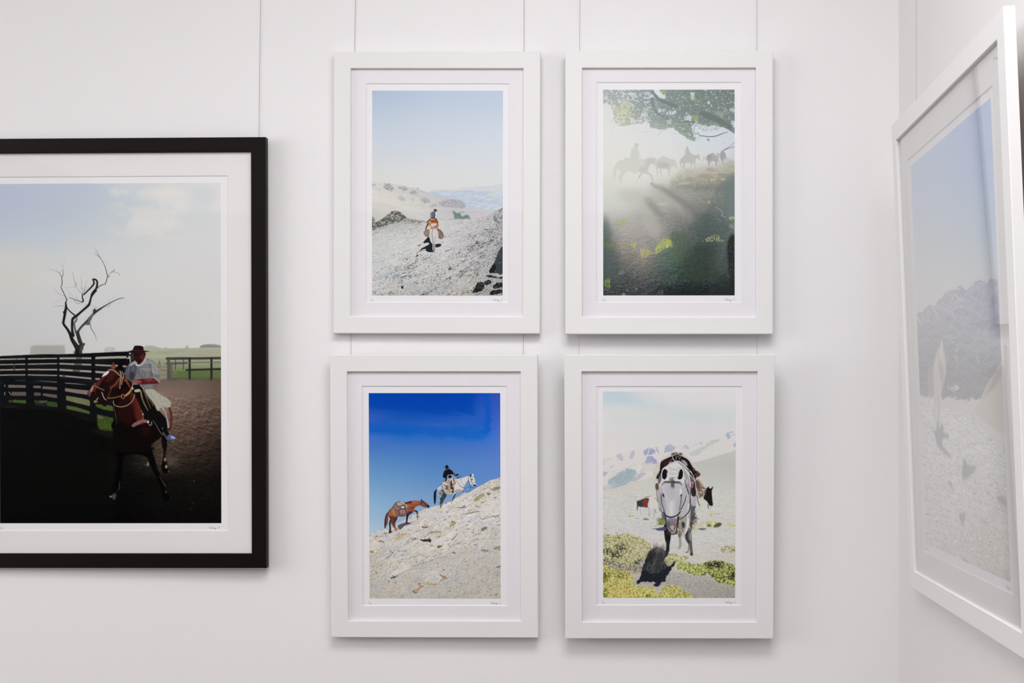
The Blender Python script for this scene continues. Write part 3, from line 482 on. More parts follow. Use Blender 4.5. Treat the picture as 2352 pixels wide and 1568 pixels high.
    c.sp([(560,290),(575,255),(610,242),(640,262),(662,298),(640,305),(620,322),(600,318)], (52,52,54)); c.line([(560,290),(600,320)], 8, (120,110,104), .6)
    return c
PIC['pass'] = p_pass

def p_dust():
    c = Canvas(*CORN['dust']); X, Y = c.X, c.Y
    c.A = c.grid([1385, 1430, 1480, 1530, 1580, 1630, 1688], [207, 250, 300, 340, 370, 400, 420, 440, 470, 500, 530, 560, 600, 640, 680], [
        [(215,220,222),(220,224,226),(222,226,228),(214,222,228),(210,218,228),(205,213,228),(200,210,228)],
        [(218,222,220),(222,225,226),(222,226,228),(216,222,228),(212,220,230),(206,214,228),(200,210,228)],
        [(222,224,220),(222,224,222),(220,222,224),(217,222,224),(212,220,226),(208,216,224),(204,212,224)],
        [(223,224,220),(223,224,221),(221,222,221),(219,222,221),(214,219,218),(212,218,220),(208,213,220)],
        [(224,224,220),(224,225,221),(222,222,220),(220,221,220),(217,219,217),(212,214,212),(206,210,214)],
        [(222,222,216),(222,222,217),(222,222,219),(217,217,212),(200,198,186),(186,184,172),(180,180,168)],
        [(212,214,206),(218,219,214),(216,216,210),(202,202,192),(182,180,168),(164,162,150),(126,134,132)],
        [(208,214,202),(212,214,206),(202,204,198),(172,172,166),(160,160,154),(146,148,142),(110,124,122)],
        [(204,210,200),(204,206,200),(188,190,182),(170,170,164),(146,146,140),(122,128,122),(112,126,120)],
        [(190,192,186),(190,190,184),(172,172,166),(152,154,150),(126,128,124),(98,108,106),(106,118,114)],
        [(130,136,132),(176,174,168),(170,168,164),(146,146,142),(108,112,110),(84,94,92),(104,114,110)],
        [(100,108,104),(156,152,146),(158,156,152),(130,134,130),(92,102,98),(78,86,82),(96,106,102)],
        [(88,100,98),(118,116,110),(138,132,124),(88,106,96),(70,86,76),(66,76,70),(66,78,74)],
        [(72,84,84),(78,84,82),(92,96,94),(70,84,82),(52,68,62),(52,62,58),(44,54,52)],
        [(58,66,66),(58,62,62),(56,60,62),(44,48,50),(40,46,46),(40,46,46),(30,34,34)]])
    # hill texture
    h = sstep(395, 415, Y + (1560 - X) * -.10 + (X < 1540) * 10)
    rk = c.rock(4, .2, 1.8, 21, 4); c.A = np.clip(c.A + (rk * 15 * sstep(430, 620, Y) + (c.ns(5, 2.5, .2, 3, 5) - .5) * 26 * sstep(380, 420, Y) * sstep(1500, 1640, X + (Y - 400) * .6))[..., None], 20, 228)
    # bank right
    c.zoom(1540, 310, 13.07)
    tx = (c.ns(4, 2, .1, 3, 9) - .5)[..., None] * 46
    c.put(c.mask([(0,1400),(200,1180),(440,1000),(800,1050),(1000,960),(1180,940),(1400,960),(1600,780),(1750,740),(1950,800),(1950,1700),(0,1700)], 45), c.grid([1540,1590,1640,1690],[370,395,410,430],[[(206,206,198),(196,198,188),(196,194,182),(178,176,162)],[(200,200,188),(188,186,174),(184,180,166),(168,166,152)],[(182,182,164),(170,166,156),(164,162,142),(136,142,134)],[(160,162,150),(140,142,134),(124,130,124),(112,128,122)]]) + tx, .85)
    for q, col in (([(1190,1330),(1320,1320),(1330,1370),(1200,1390)],(186,190,152)),([(1510,1310),(1640,1300),(1650,1350),(1530,1370)],(184,192,156)),([(1020,1350),(1110,1380),(1060,1410)],(176,178,148)),([(680,1490),(740,1490),(720,1510)],(190,192,180)),([(300,1440),(560,1420),(500,1480),(200,1490)],(188,188,164))): c.sp(q, col, .8, 10)
    for q, col in (([(1080,1010),(1200,980),(1320,1060),(1200,1110),(1080,1090)],(158,154,148)),([(880,1210),(1100,1180),(1320,1290),(1100,1300),(900,1280)],(150,148,142)),([(440,1280),(600,1290),(760,1370),(620,1390),(470,1330)],(160,154,150)),([(1380,1160),(1700,1180),(1720,1240),(1500,1270)],(146,146,138)),([(1330,1060),(1470,1085),(1440,1110),(1340,1090)],(170,140,130))): c.sp(q, col, .6, 14)
    c.put(c.mask([(1560,1700),(1620,1400),(1760,1200),(1920,1160),(1920,2600),(1700,2600)], 50), (112,128,126), .7)
    # light shafts and dust
    c.zoom(1370, 430, 5.806)
    c.poly([(720,0),(820,-20),(1150,220),(1120,300)], (190,186,178), .6, 26); c.poly([(900,80),(1000,120),(1400,480),(1180,460)], (172,168,162), .5, 46); c.poly([(760,-40),(900,0),(1420,330),(1330,400)], (120,120,118), .6, 24)
    c.poly([(560,120),(660,120),(880,560),(820,720),(640,560)], (188,184,178), .6, 30); c.poly([(640,130),(760,160),(920,420),(760,340),(680,250)], (124,126,122), .5, 24); c.sp([(330,20),(600,60),(560,160),(440,220),(300,120)], (186,188,180), .5, 40)
    c.sp([(100,-160),(240,-260),(420,-330),(560,-170),(380,-60),(180,60),(100,100)], (216,218,208), .4, 50); c.ell(340,480,80,60,(150,150,144),.4,30)
    c.sp([(100,400),(170,470),(200,640),(190,760),(260,820),(300,950),(360,1100),(260,1200),(100,1210)], (76,92,90), .5, 30)
    for q, col, a in (([(1000,620),(1120,590),(1230,660),(1280,800),(1250,960),(1080,1000),(900,960),(980,800)],(84,102,86),.45),([(1240,820),(1560,760),(1600,1000),(1560,1250),(1180,1230),(1140,1080)],(58,70,62),.7),([(1400,360),(1700,440),(1760,640),(1500,700),(1250,560)],(84,98,96),.5),([(1580,900),(1760,800),(1780,1150),(1600,1100)],(84,100,98),.4)): c.sp(q, col, a, 34)
    YG = [(190,200,112),(164,178,96),(206,210,140),(140,156,90)]
    c.hairs([(760,900),(800,780),(900,690),(1000,720),(1020,800),(900,830),(830,890)], 500, 30, -1.2, 1.0, 8, YG, .75); c.hairs([(580,830),(700,820),(760,900),(600,950)], 260, 26, -1.2, 1.4, 8, [(186,174,112),(192,168,104),(196,194,140)], .5)
    c.hairs([(1000,600),(1240,640),(1300,900),(1100,1000),(1000,900)], 500, 46, -1.4, .6, 7, [(92,114,92),(70,90,74),(84,102,86)], .3); c.hairs([(820,860),(1020,840),(1100,1000),(880,1100)], 260, 50, -1.2, .7, 7, [(100,124,112),(84,106,98)], .4)
    c.hairs([(290,460),(400,450),(410,510),(320,520)], 120, 20, -1.5, 1.2, 8, [(186,192,130),(170,178,120)], .6); c.hairs([(120,1250),(185,1230),(190,1340),(120,1330)], 70, 30, -1.5, .4, 7, [(150,176,70),(120,140,60)], .7); c.hairs([(460,760),(540,740),(530,800),(470,800)], 90, 16, -1.4, 2, 8, [(180,190,110)], .6); c.hairs([(300,770),(420,740),(440,780),(330,830)], 110, 16, -1.4, 3, 8, [(160,166,110)], .5); c.hairs([(100,740),(260,760),(260,840),(100,820)], 160, 18, -1.4, 1, 7, [(140,154,84),(90,104,70)], .5)
    c.hairs([(1390,710),(1560,640),(1640,630),(1640,700),(1760,720),(1480,730)], 130, 16, -1, 3, 9, [(196,204,150),(176,186,130)], .75); c.hairs([(1480,190),(1510,190),(1500,220)], 30, 10, 0, 6, 8, [(190,190,110)], .8); c.hairs([(1770,400),(1830,390),(1830,430),(1770,430)], 50, 10, 0, 6, 8, [(180,196,120)], .7); c.hairs([(800,220),(930,190),(980,240),(820,240)], 90, 20, .2, 1, 7, [(196,196,180)], .6); c.hairs([(640,180),(760,150),(800,220)], 60, 20, .4, 1, 7, [(190,196,160)], .5)
    c.line([(1590,265),(1640,300),(1680,340),(1670,380),(1720,400)], 16, (140,156,156), .8, blur=3); c.line([(1600,430),(1650,440),(1640,470)], 14, (130,146,146), .6, blur=4); c.line([(500,830),(570,860)], 10, (176,176,170), .7); c.ell(360,865,30,26,(150,150,148),.7,6); c.line([(440,1070),(560,940)], 7, (150,150,140), .6); c.ell(345,1140,40,26,(126,138,140),.6,8, -.7); c.sp([(1760,500),(1830,490),(1830,560),(1780,540)], (150,156,150), .6, 8)
    c.sp([(1760,700),(1850,690),(1850,1450),(1810,1400),(1780,1180),(1750,950)], (28,30,30), .85, 12); c.hairs([(1740,720),(1850,700),(1850,1250),(1770,1200)], 240, 30, 2.0, 1.0, 8, [(50,66,56),(20,22,22),(70,84,76)], .6)
    sp = sstep(.74, .84, vnoise(X / 2.0, Y / 2.0, 4)) * sstep(540, 620, Y) * (.35 + .65 * sstep(1600, 1500, X)) * (vnoise(X / 14, Y / 14, 8) > .4); c.A = mix(c.A, (150,154,144), sp * .4)
    for x, y, r in [(415,1375,12),(540,1355,14),(370,1435,26),(750,1238,8),(1185,1252,7),(990,1290,8),(555,320,7),(1220,300,9),(1048,1345,9),(685,1060,7)]: c.ell(x, y, r, r, (146,156,158), .7, 3)
    c.hairs([(800,1440),(840,1380),(900,1380),(900,1440)], 60, 20, -1.2, 1, 7, [(140,140,120),(170,170,150)], .6); c.sp([(840,1360),(1200,1320),(1840,1300),(1850,1450),(840,1450)], (34,38,40), .55, 40)
    # canopy
    c.zoom(1370, 190, 6.03)
    c.rough = None
    cp = [(85,100),(760,100),(790,130),(850,190),(920,240),(950,200),(900,150),(870,100),(1920,90),(1920,500),(1880,620),(1800,650),(1700,600),(1600,590),(1500,600),(1380,560),(1300,620),(1360,780),(1340,820),(1230,760),(1130,690),(1060,630),(960,640),(860,650),(760,640),(740,580),(680,540),(600,560),(480,590),(330,610),(260,560),(250,470),(200,330),(130,280),(85,300)]
    leaf = c.grid([1385,1430,1480,1540,1600,1688],[207,240,270,300,330],[[(156,166,168),(160,168,166),(140,154,158),(128,142,136),(112,130,122),(106,120,114)],[(176,182,180),(168,176,170),(142,154,152),(124,140,134),(116,132,124),(110,124,118)],[(192,198,182),(180,190,164),(150,162,160),(128,144,136),(118,132,128),(116,130,122)],[(196,202,194),(184,194,172),(168,178,172),(150,164,150),(128,142,136),(112,126,120)],[(206,210,200),(200,206,192),(186,194,184),(176,186,172),(150,162,150),(116,130,126)]])
    leaf = leaf + (c.rock(3, .4, 1.5, 77, 3) * 9)[..., None]
    hole = np.clip(sstep(.46, .40, c.ns(6, 3.5, .3, 4, 33, .6)) * (.12 + .7 * sstep(1540, 1430, X)) + sstep(.26, .2, c.ns(4, 3, 0, 2, 35)), 0, 1)
    edge = fbm(X / 5, Y / 5, 4, 22) - .5
    m = c.mask(cp, 14)
    y0, y1, x0, x1, mm = m; mm = sstep(.38, .62, mm + edge[y0:y1, x0:x1] * 1.3)
    c.put((y0, y1, x0, x1, mm * (1 - hole[y0:y1, x0:x1] * .85)), leaf, .95)
    for x, y, rx, ry in [(905,195,42,30),(760,190,40,24),(480,160,50,16),(690,215,50,12),(690,275,36,12),(1320,190,22,46),(1548,275,16,24),(700,160,40,12),(1320,150,30,10),(900,390,50,22),(1010,430,60,20),(1060,410,40,20),(660,440,50,30),(590,530,50,12),(700,520,40,10),(1260,490,50,30),(1000,540,30,36),(1300,500,14,30),(1870,380,30,24),(1880,560,22,30)]:
        c.hairs([(x-rx,y-ry),(x+rx,y-ry),(x+rx,y+ry),(x-rx,y+ry)], int(rx*ry/22)+8, 10, .5, 2.4, 8, [(210,218,228),(205,214,228),(220,224,226)], .8)
    c.ell(905,195,40,22,(208,214,226),.9,6); c.ell(765,190,26,18,(206,214,226),.8,6); c.ell(820,130,30,24,(214,220,226),.8,8)
    for x, y in [(1857,162),(1508,162),(1743,290),(1803,288),(1408,262),(1485,325),(1145,270),(1215,215),(955,492),(870,245),(1030,205)]: c.ell(x, y, 7, 9, (206,216,226), .85, 2)
    c.hairs([(230,330),(470,300),(480,460),(420,480),(260,430)], 220, 20, 1.0, 1.5, 9, [(206,214,150),(190,204,140),(210,214,170)], .5); c.hairs([(1330,450),(1400,450),(1400,520),(1330,510)], 80, 14, 1, 3, 8, [(170,190,110),(150,170,110)], .6); c.hairs([(870,110),(960,110),(940,150),(880,150)], 60, 14, 1, 3, 8, [(170,186,120)], .5); c.hairs([(1600,390),(1790,380),(1760,500),(1640,470)], 120, 22, 1.4, .6, 6, [(190,196,160),(160,170,140),(206,212,220)], .6); c.hairs([(1290,200),(1370,200),(1360,250),(1290,240)], 50, 14, 1, 3, 8, [(176,192,120)], .5)
    BR = (98,112,112)
    c.line([(770,100),(800,170),(860,230),(960,280),(1100,330)], (26, 50), (112,126,128), .8, blur=4); c.line([(770,230),(790,330),(820,400),(900,470),(1010,520)], (50, 20), (124,138,140), .7, blur=6)
    c.line([(1450,420),(1560,470),(1650,500),(1740,560),(1830,620),(1910,670)], [60,80,90,80,70,70], (104,118,112), .8, blur=5); c.line([(1140,545),(1250,545),(1340,538)], 10, BR, .8); c.line([(1810,685),(1740,705),(1650,740),(1560,750),(1480,740),(1430,735),(1390,690)], [8,11,13,13,11,10,8], BR, .95); c.line([(1430,740),(1400,790)], 6, (140,150,160), .8); c.sp([(1520,780),(1560,785),(1550,815),(1535,800)], (120,132,144), .9)
    c.line([(1270,560),(1240,600),(1200,650)], 8, (140,150,156), .8); c.line([(1380,560),(1355,610),(1345,685)], 9, (130,142,148), .8); c.line([(1435,590),(1420,640)], 6, (140,152,156), .7); c.line([(1150,550),(1050,600),(960,650),(880,695),(845,750)], (8, 4), (160,168,172), .8); c.line([(620,690),(700,685),(780,660)], 5, (180,188,190), .7); c.line([(480,645),(560,658),(600,580)], 4, (196,204,206), .7); c.line([(690,775),(760,775)], 4, (200,206,206), .6); c.line([(260,480),(240,540),(240,620),(200,690),(190,770)], (6, 3), (186,194,192), .7); c.line([(260,470),(195,555)], 6, (170,178,176), .7); c.line([(1040,695),(1130,712),(1200,720)], 4, (180,186,188), .6)
    c.hairs([(1120,650),(1300,650),(1380,700),(1360,790),(1240,770)], 260, 16, .6, 4, 8, [(140,156,140),(170,182,160),(120,134,134)], .7); c.hairs([(1300,560),(1700,560),(1720,640),(1480,680)], 240, 16, .8, 3, 8, [(130,146,130),(170,182,150)], .5); c.hairs([(740,560),(1100,560),(1060,630),(860,650)], 240, 14, .6, 3, 8, [(150,164,150),(176,188,160)], .5); c.ell(1350,800,18,18,(140,150,160),.6,4)
    c.line([(1910,825),(1830,890),(1750,940),(1715,990)], [6,7,9,5], (118,130,138), .95); c.line([(1910,885),(1820,912),(1745,942)], 9, (110,122,130), .95)
    # second rider and the herd
    c.zoom(1540, 310, 13.07)
    def beast(pts, col, a=.9, b=4): c.sp(pts, col, a, b)
    beast([(1210,560),(1290,550),(1320,600),(1400,640),(1430,760),(1400,790),(1390,900),(1395,960),(1370,900),(1345,960),(1340,860),(1310,800),(1260,790),(1200,820),(1170,860),(1150,960),(1130,960),(1125,860),(1090,780),(1060,730),(1080,640),(1130,590)], (168,168,168)); beast([(1080,730),(1090,640),(1130,600),(1210,590),(1240,680),(1200,740),(1120,740)], (160,158,156), .7, 6)
    beast([(960,640),(1010,650),(1060,660),(1040,720),(990,780),(950,800),(975,720)], (196,198,190), .8, 6); beast([(1370,570),(1430,545),(1470,600),(1440,720),(1470,840),(1440,830),(1400,700)], (176,178,172), .8, 5)
    beast([(1490,560),(1520,490),(1560,470),(1610,520),(1650,600),(1665,700),(1680,760),(1650,750),(1620,690),(1590,770),(1600,850),(1560,770),(1530,760),(1550,860),(1520,840),(1500,740),(1470,660)], (152,160,160)); c.line([(1500,490),(1480,570),(1460,600)], 8, (150,158,160), .8); c.line([(1700,670),(1710,750)], 10, (180,180,182), .8)
    C2 = (186,188,182)
    beast([(440,560),(430,500),(440,440),(460,400),(450,375),(470,360),(480,335),(510,345),(560,345),(520,370),(545,440),(560,480),(600,530),(630,575),(700,605),(780,605),(840,590),(855,580),(860,640),(885,770),(870,785),(820,720),(790,690),(760,750),(740,880),(740,1010),(720,1010),(710,900),(690,860),(640,880),(620,970),(600,980),(590,860),(500,850),(440,850),(430,930),(400,990),(350,1020),(360,940),(370,900),(340,840),(320,850),(325,940),(310,970),(290,900),(275,800),(290,730),(340,690),(400,620)], C2, .9, 5)
    # near rider in the dust
    c.zoom(1395, 310, 13.07); C1 = (207,209,202)
    beast([(320,790),(440,770),(500,730),(545,675),(600,690),(680,700),(740,665),(760,640),(940,640),(945,710),(1020,720),(1090,750),(1180,710),(1260,685),(1380,690),(1470,710),(1475,850),(1490,950),(1500,1050),(1470,1050),(1430,950),(1380,900),(1340,870),(1280,900),(1240,980),(1210,1060),(1200,1130),(1300,1190),(1340,1290),(1380,1370),(1400,1450),(1330,1440),(1310,1300),(1280,1240),(1180,1190),(1090,1170),(1040,1200),(990,1280),(940,1330),(900,1420),(880,1500),(850,1460),(900,1350),(930,1250),(980,1150),(900,1140),(860,1180),(800,1170),(720,1120),(630,1090),(560,1160),(460,1260),(440,1380),(460,1490),(420,1480),(370,1360),(350,1240),(400,1140),(330,1030),(310,900)], C1, .95, 5)
    c.sp([(1180,720),(1300,690),(1440,720),(1460,850),(1400,900),(1340,860),(1240,960),(1180,1000),(1130,850)], (192,194,190), .7, 26); c.sp([(960,1000),(1200,960),(1210,1120),(1080,1150),(980,1100)], (192,194,184), .7, 30); c.line([(1210,1140),(1300,1190),(1340,1280),(1370,1400)], 30, (184,186,178), .7, blur=6); c.line([(1010,1190),(960,1290)], 30, (190,192,186), .7, blur=6); c.sp([(1290,1480),(1350,1420),(1400,1470),(1600,1600),(1500,1640)], (164,164,160), .8, 14)
    beast([(330,800),(280,860),(220,960),(180,1100),(170,1200),(190,1320),(225,1340),(270,1220),(290,1080),(330,950)], (206,208,200), .85, 8)
    beast([(690,690),(680,640),(710,560),(720,490),(705,460),(760,400),(820,365),(780,350),(820,320),(830,270),(870,250),(915,262),(925,300),(972,318),(935,345),(925,380),(940,480),(955,560),(990,620),(1050,670),(1040,690),(960,640),(950,720),(740,720),(745,665)], (205,208,201), .95, 5); c.sp([(820,290),(870,252),(920,270),(930,310),(960,318),(930,340),(830,340)], (194,196,193), .8, 5)
    beast([(1480,790),(1540,720),(1600,680),(1640,635),(1720,650),(1850,710),(1930,725),(1990,740),(2040,780),(2070,900),(2090,990),(2060,1000),(2020,950),(1950,940),(1900,1040),(1880,1100),(1890,1250),(1850,1250),(1810,1100),(1790,1040),(1680,1020),(1620,1060),(1640,1180),(1680,1260),(1640,1250),(1590,1150),(1560,1060),(1590,990),(1540,980),(1520,1060),(1520,1250),(1500,1250),(1480,1080)], (200,200,194), .85, 6); c.sp([(1500,850),(1700,820),(1880,900),(1800,1000),(1600,1000),(1500,960)], (188,182,178), .7, 24)
    c.line([(1330,880),(1300,1000),(1240,1120)], 6, (200,200,200), .6); c.line([(1400,960),(1340,1150)], 8, (206,206,204), .6)
    return c
PIC['dust'] = p_dust

def p_ridge():
    c = Canvas(*CORN['ridge']); X, Y = c.X, c.Y
    sky = c.grid([845, 920, 1000, 1070, 1110, 1148], [903, 930, 955, 975, 990, 1005, 1025, 1060, 1100, 1150, 1220], [
        [(6,62,156),(2,60,160),(0,60,160),(2,62,160),(34,72,172),(50,80,170)],
        [(16,66,164),(0,66,166),(0,66,166),(6,70,168),(38,82,178),(50,84,178)],
        [(46,88,176),(18,80,172),(20,80,172),(34,86,176),(40,88,182),(58,92,184)],
        [(46,92,180),(34,90,178),(44,92,180),(44,92,182),(34,92,186),(66,100,188)],
        [(26,90,182),(18,90,182),(30,96,182),(30,96,184),(34,100,190),(70,106,192)],
        [(64,108,186),(40,104,186),(44,104,184),(40,106,188),(46,108,192),(76,112,194)],
        [(70,114,186),(66,114,184),(64,112,184),(68,112,188),(70,114,192),(80,116,192)],
        [(86,134,188),(82,130,188),(80,126,186),(82,126,188),(84,126,192),(88,124,192)],
        [(104,150,192),(100,146,192),(92,138,190),(92,136,192),(92,134,192),(92,132,194)],
        [(132,170,204),(126,162,198),(122,156,194),(116,150,192),(112,146,192),(110,144,192)],
        [(166,190,208),(150,178,200),(140,168,196),(130,160,194),(120,152,192),(116,148,192)]])
    c.A = sky; n = c.ns(20, 7, 0, 4, 5); e = c.ns(7, 3, 0, 4, 8)
    yb = 973 + (X - 845) * .06 + np.clip(n - .5, -1, 1) * 26  # darker wavy bands: reflections of the glossy print painted into the sky
    band = sstep(-5, 1, (Y - yb)) * (1 - sstep(12, 22, Y - yb + (e - .5) * 14)) * sstep(1130, 1100, X); c.A = mix(c.A, (12, 88, 182), band * .45)
    y2 = 935 + (X - 845) * .075 + (n - .5) * 20; b2 = (1 - sstep(-3, 4, Y - y2 + (e - .5) * 10)) * sstep(1095, 1080, X + (e - .5) * 14); c.A = mix(c.A, (0, 64, 164), b2 * .5)
    xr = 1116 + np.sin(Y / 21) * 4 + (e - .5) * 16; c.A = mix(c.A, (0, 80, 180), sstep(10, 5, np.abs(X - xr)) * sstep(1005, 985, Y) * .5)
    # slope
    c.zoom(830, 1080, 4.9)
    sl = [(70,725),(85,720),(160,690),(250,658),(330,660),(400,600),(480,560),(560,510),(640,470),(700,430),(760,422),(820,400),(900,385),(1000,345),(1090,290),(1160,250),(1200,250),(1290,195),(1390,140),(1440,110),(1500,95),(1580,70),(1580,1450),(70,1450)]
    b = c.grid([845,900,960,1020,1080,1148],[1100,1160,1200,1240,1280,1320,1374],[[(200,196,188)]*6,[(200,196,188),(204,200,196),(206,202,198),(206,203,200),(206,203,200),(204,201,196)],[(200,196,188),(202,199,194),(206,203,200),(204,201,198),(205,202,199),(203,200,196)],[(198,195,188),(200,198,194),(202,200,196),(204,201,198),(202,199,195),(198,196,190)],
        [(194,191,183),(198,196,190),(200,198,193),(198,195,190),(192,189,183),(188,186,180)],[(190,187,178),(196,193,187),(192,190,183),(192,189,184),(186,183,176),(184,181,174)],[(186,183,175),(186,183,176),(186,183,176),(184,181,174),(182,179,172),(182,179,172)]])
    lo = sstep(1250, 1300, Y + (X - 1000) * .25)
    k1 = c.rubble(20, 8, -.5, 3, 5, 10, 90, .07, .42, (40, 16)); k2 = c.rubble(8, 3.4, -.45, 7, 6, 9, 85, .14, .40, (24, 9)); k3 = c.rubble(2.6, 1.8, -.3, 13, 7, 8, 60, .2, .4, (10, 6))
    r1 = k2 / 22; r2 = k3 / 22
    t = b + (k1 * (1 - lo * .8) + k2 * (1 - lo * .5) * .9 + k3 * (.45 + .6 * lo))[..., None] * np.array([.92, 1, 1.12])
    v = c.ns(6, 2, -.48, 4, 64, .65); t = mix(t, (78,72,60), sstep(.69, .76, v) * .8 * (1 - .6 * lo)); v = c.ns(2.6, 1.3, -.3, 3, 67, .65); t = mix(t, (112,106,96), sstep(.70, .78, v) * (.35 + .5 * lo))
    t = t + (c.ns(30, 10, -.4, 3, 70) - .5)[..., None] * np.array([14, 8, -10])
    c.poly(sl, np.clip(t, 30, 220), 1, 1.2)
    c.rough = (3.5, 1.4)
    # large boulders and cracks
    for q in ([(1330,420),(1400,350),(1450,320),(1540,330),(1560,420),(1540,490),(1400,500),(1360,545),(1325,520)],[(920,740),(960,690),(1060,680),(1090,700),(1020,770),(940,780)],[(770,800),(800,760),(900,750),(960,800),(900,850),(800,830)],[(1070,740),(1240,770),(1180,795),(1090,790)],[(690,1190),(780,1120),(900,1180),(860,1280),(740,1270)],[(940,1170),(1070,1150),(1060,1170),(980,1180)],[(320,1180),(480,1060),(560,1080),(400,1190)],[(290,1130),(360,1100),(400,1150),(300,1190)],[(90,830),(200,830),(180,880),(90,890)]):
        c.put(c.mask(q, 8, True), np.clip(mix(b, (212,209,206), .5) + (k1 * .8 + k2 * .6)[..., None], 0, 215), .6)
    DK = (52,46,36)
    c.sp([(655,770),(700,772),(785,768),(770,805),(720,800),(670,790)], DK, .95, 2); c.sp([(845,850),(900,840),(945,800),(890,865),(850,865)], (96,88,58), .9, 2); c.line([(1015,778),(1050,745),(1085,700)], (10, 4), (60,56,52), .9); c.sp([(330,1200),(370,1188),(415,1186),(370,1212),(335,1212)], (54,50,46), .9, 2); c.line([(280,990),(320,960),(360,920)], (8, 4), (60,56,50), .9); c.line([(880,1170),(915,1190),(940,1188)], 7, (50,46,44), .9)
    c.line([(1325,520),(1360,548),(1440,520),(1545,510)], 7, (104,96,84), .7); c.line([(1330,420),(1330,520)], 4, (150,146,140), .6); c.line([(1180,490),(1260,470),(1320,460)], 7, (80,76,68), .8); c.line([(1070,415),(1130,418),(1155,400)], (5, 14), (70,70,68), .9); c.poly([(1120,355),(1145,330),(1165,352)], (86,86,86), .95, 1); c.line([(1280,400),(1325,405)], 8, (90,88,84), .8); c.line([(1265,830),(1310,850)], (10, 4), (80,74,66), .8); c.line([(1020,920),(1055,930)], 10, (60,56,50), .8); c.line([(1520,1085),(1560,1075)], 14, (90,90,70), .8)
    for q, col in (([(1250,330),(1300,290),(1350,262),(1390,270),(1360,300),(1290,340)],(148,142,96)),([(1400,250),(1440,245),(1440,270),(1420,285)],(110,104,76)),([(1450,220),(1490,190),(1560,180),(1560,205),(1490,225)],(130,126,88)),([(990,610),(1040,570),(1060,590),(1010,640)],(150,142,104)),([(1335,665),(1370,640),(1410,620),(1400,660),(1360,680)],(104,104,68)),([(1460,650),(1490,635),(1480,665)],(120,118,84)),([(1340,880),(1400,890),(1440,880),(1430,905),(1350,905)],(140,124,96)),([(1480,880),(1520,850),(1560,850),(1560,870),(1500,890)],(140,132,96)),([(1510,620),(1560,590),(1560,610)],(150,142,110)),([(370,770),(430,730),(530,700),(540,720),(450,750),(390,780)],(190,168,120)),([(90,900),(140,905),(135,925),(90,920)],(150,128,72)),([(180,790),(240,790),(255,815),(200,805)],(124,118,88)),([(500,790),(540,795),(510,815)],(160,140,100)),([(580,765),(620,760),(600,785)],(110,108,84)),([(720,1260),(850,1270),(830,1292),(740,1280)],(170,160,120)),([(980,1180),(1070,1155),(1000,1182)],(160,158,130)),([(780,840),(840,840),(800,855)],(120,116,84)),([(760,690),(880,680),(900,690),(780,710)],(160,152,110))): c.put(c.mask(q, 4, True), np.clip(np.array(col, np.float32) + (r2 * 30 + r1 * 10)[..., None], 30, 215), .8)
    for q in ([(380,760),(450,720),(520,705)],[(400,775),(480,745)],[(730,720),(800,690),(890,688)],[(720,745),(760,700)],[(1110,500),(1180,480),(1320,450)],[(1200,450),(1280,440)],[(860,925),(900,940)],[(930,970),(970,955)],[(560,1080),(700,1040),(850,990),(960,955)],[(400,1180),(520,1120),(640,1070)],[(90,1240),(200,1190)],[(560,970),(640,960)]): c.line(q, (6, 3), (126,112,86), .7)
    c.poly([(520,1120),(820,1010),(1250,880),(1330,880),(1000,1010),(640,1110)], (178,172,162), .45, 12)
    for q, col in (([(902,1200),(935,1185),(965,1200),(955,1220),(915,1225)],(160,128,110)),([(625,1270),(655,1258),(672,1275),(650,1292),(628,1290)],(150,120,104)),([(575,1350),(610,1330),(655,1310),(660,1340),(620,1372),(590,1370)],(166,144,120)),([(650,1305),(690,1285),(700,1300),(670,1320)],(150,124,100)),([(685,625),(715,600),(755,612),(745,632),(700,640)],(184,160,146)),([(945,400),(1000,398),(990,412),(960,415)],(190,164,160)),([(625,930),(700,935),(710,965),(650,960)],(196,172,148)),([(1140,860),(1170,855),(1160,875)],(190,160,130)),([(380,1320),(460,1325),(430,1340)],(180,160,144)),([(930,640),(960,630),(950,670)],(196,160,130))): c.sp(q, col, .85, 3)
    c.line([(578,1352),(600,1375),(620,1372)], 9, (70,54,40), .85); c.line([(680,632),(700,642),(740,634)], 10, (70,48,38), .9); c.line([(905,1222),(880,1240),(915,1230)], 5, (110,90,70), .8); c.ell(165,1145,12,22,(110,112,108),.7,5); c.line([(915,1112),(930,1118)], 10, (80,80,76), .8); c.line([(985,1355),(1000,1350)], 8, (70,66,60), .8); c.line([(300,1240),(310,1255)], 8, (90,88,80), .8); c.line([(1500,1390),(1530,1385),(1510,1402)], 5, (80,78,74), .8)
    c.rough = None
    # pack horse
    c.zoom(870, 1130, 14.25)
    c.sp([(615,1090),(700,1040),(800,1010),(860,980),(960,985),(1040,1010),(1150,960),(1270,890),(1180,945),(1060,1015),(960,1060),(840,1100),(760,1170),(700,1220),(640,1190),(610,1130)], (84,86,94), 1, 4); c.line([(880,1010),(960,1030),(1040,1020)], 22, (40,40,46), .8, blur=4)
    R1 = (132,78,54)
    c.sp([(350,560),(300,640),(240,700),(200,800),(175,950),(170,1080),(190,1190),(215,1170),(240,1100),(270,1040),(295,930),(298,780),(330,680)], (104,60,54), 1, 3); c.line([(250,720),(215,900),(205,1080),(195,1180)], [20,30,34,20], (50,30,34), .9, blur=4); c.line([(270,720),(250,860),(240,1000)], 14, (140,96,88), .7, blur=4); c.line([(285,800),(275,960),(250,1080)], 10, (60,34,36), .7, blur=3)
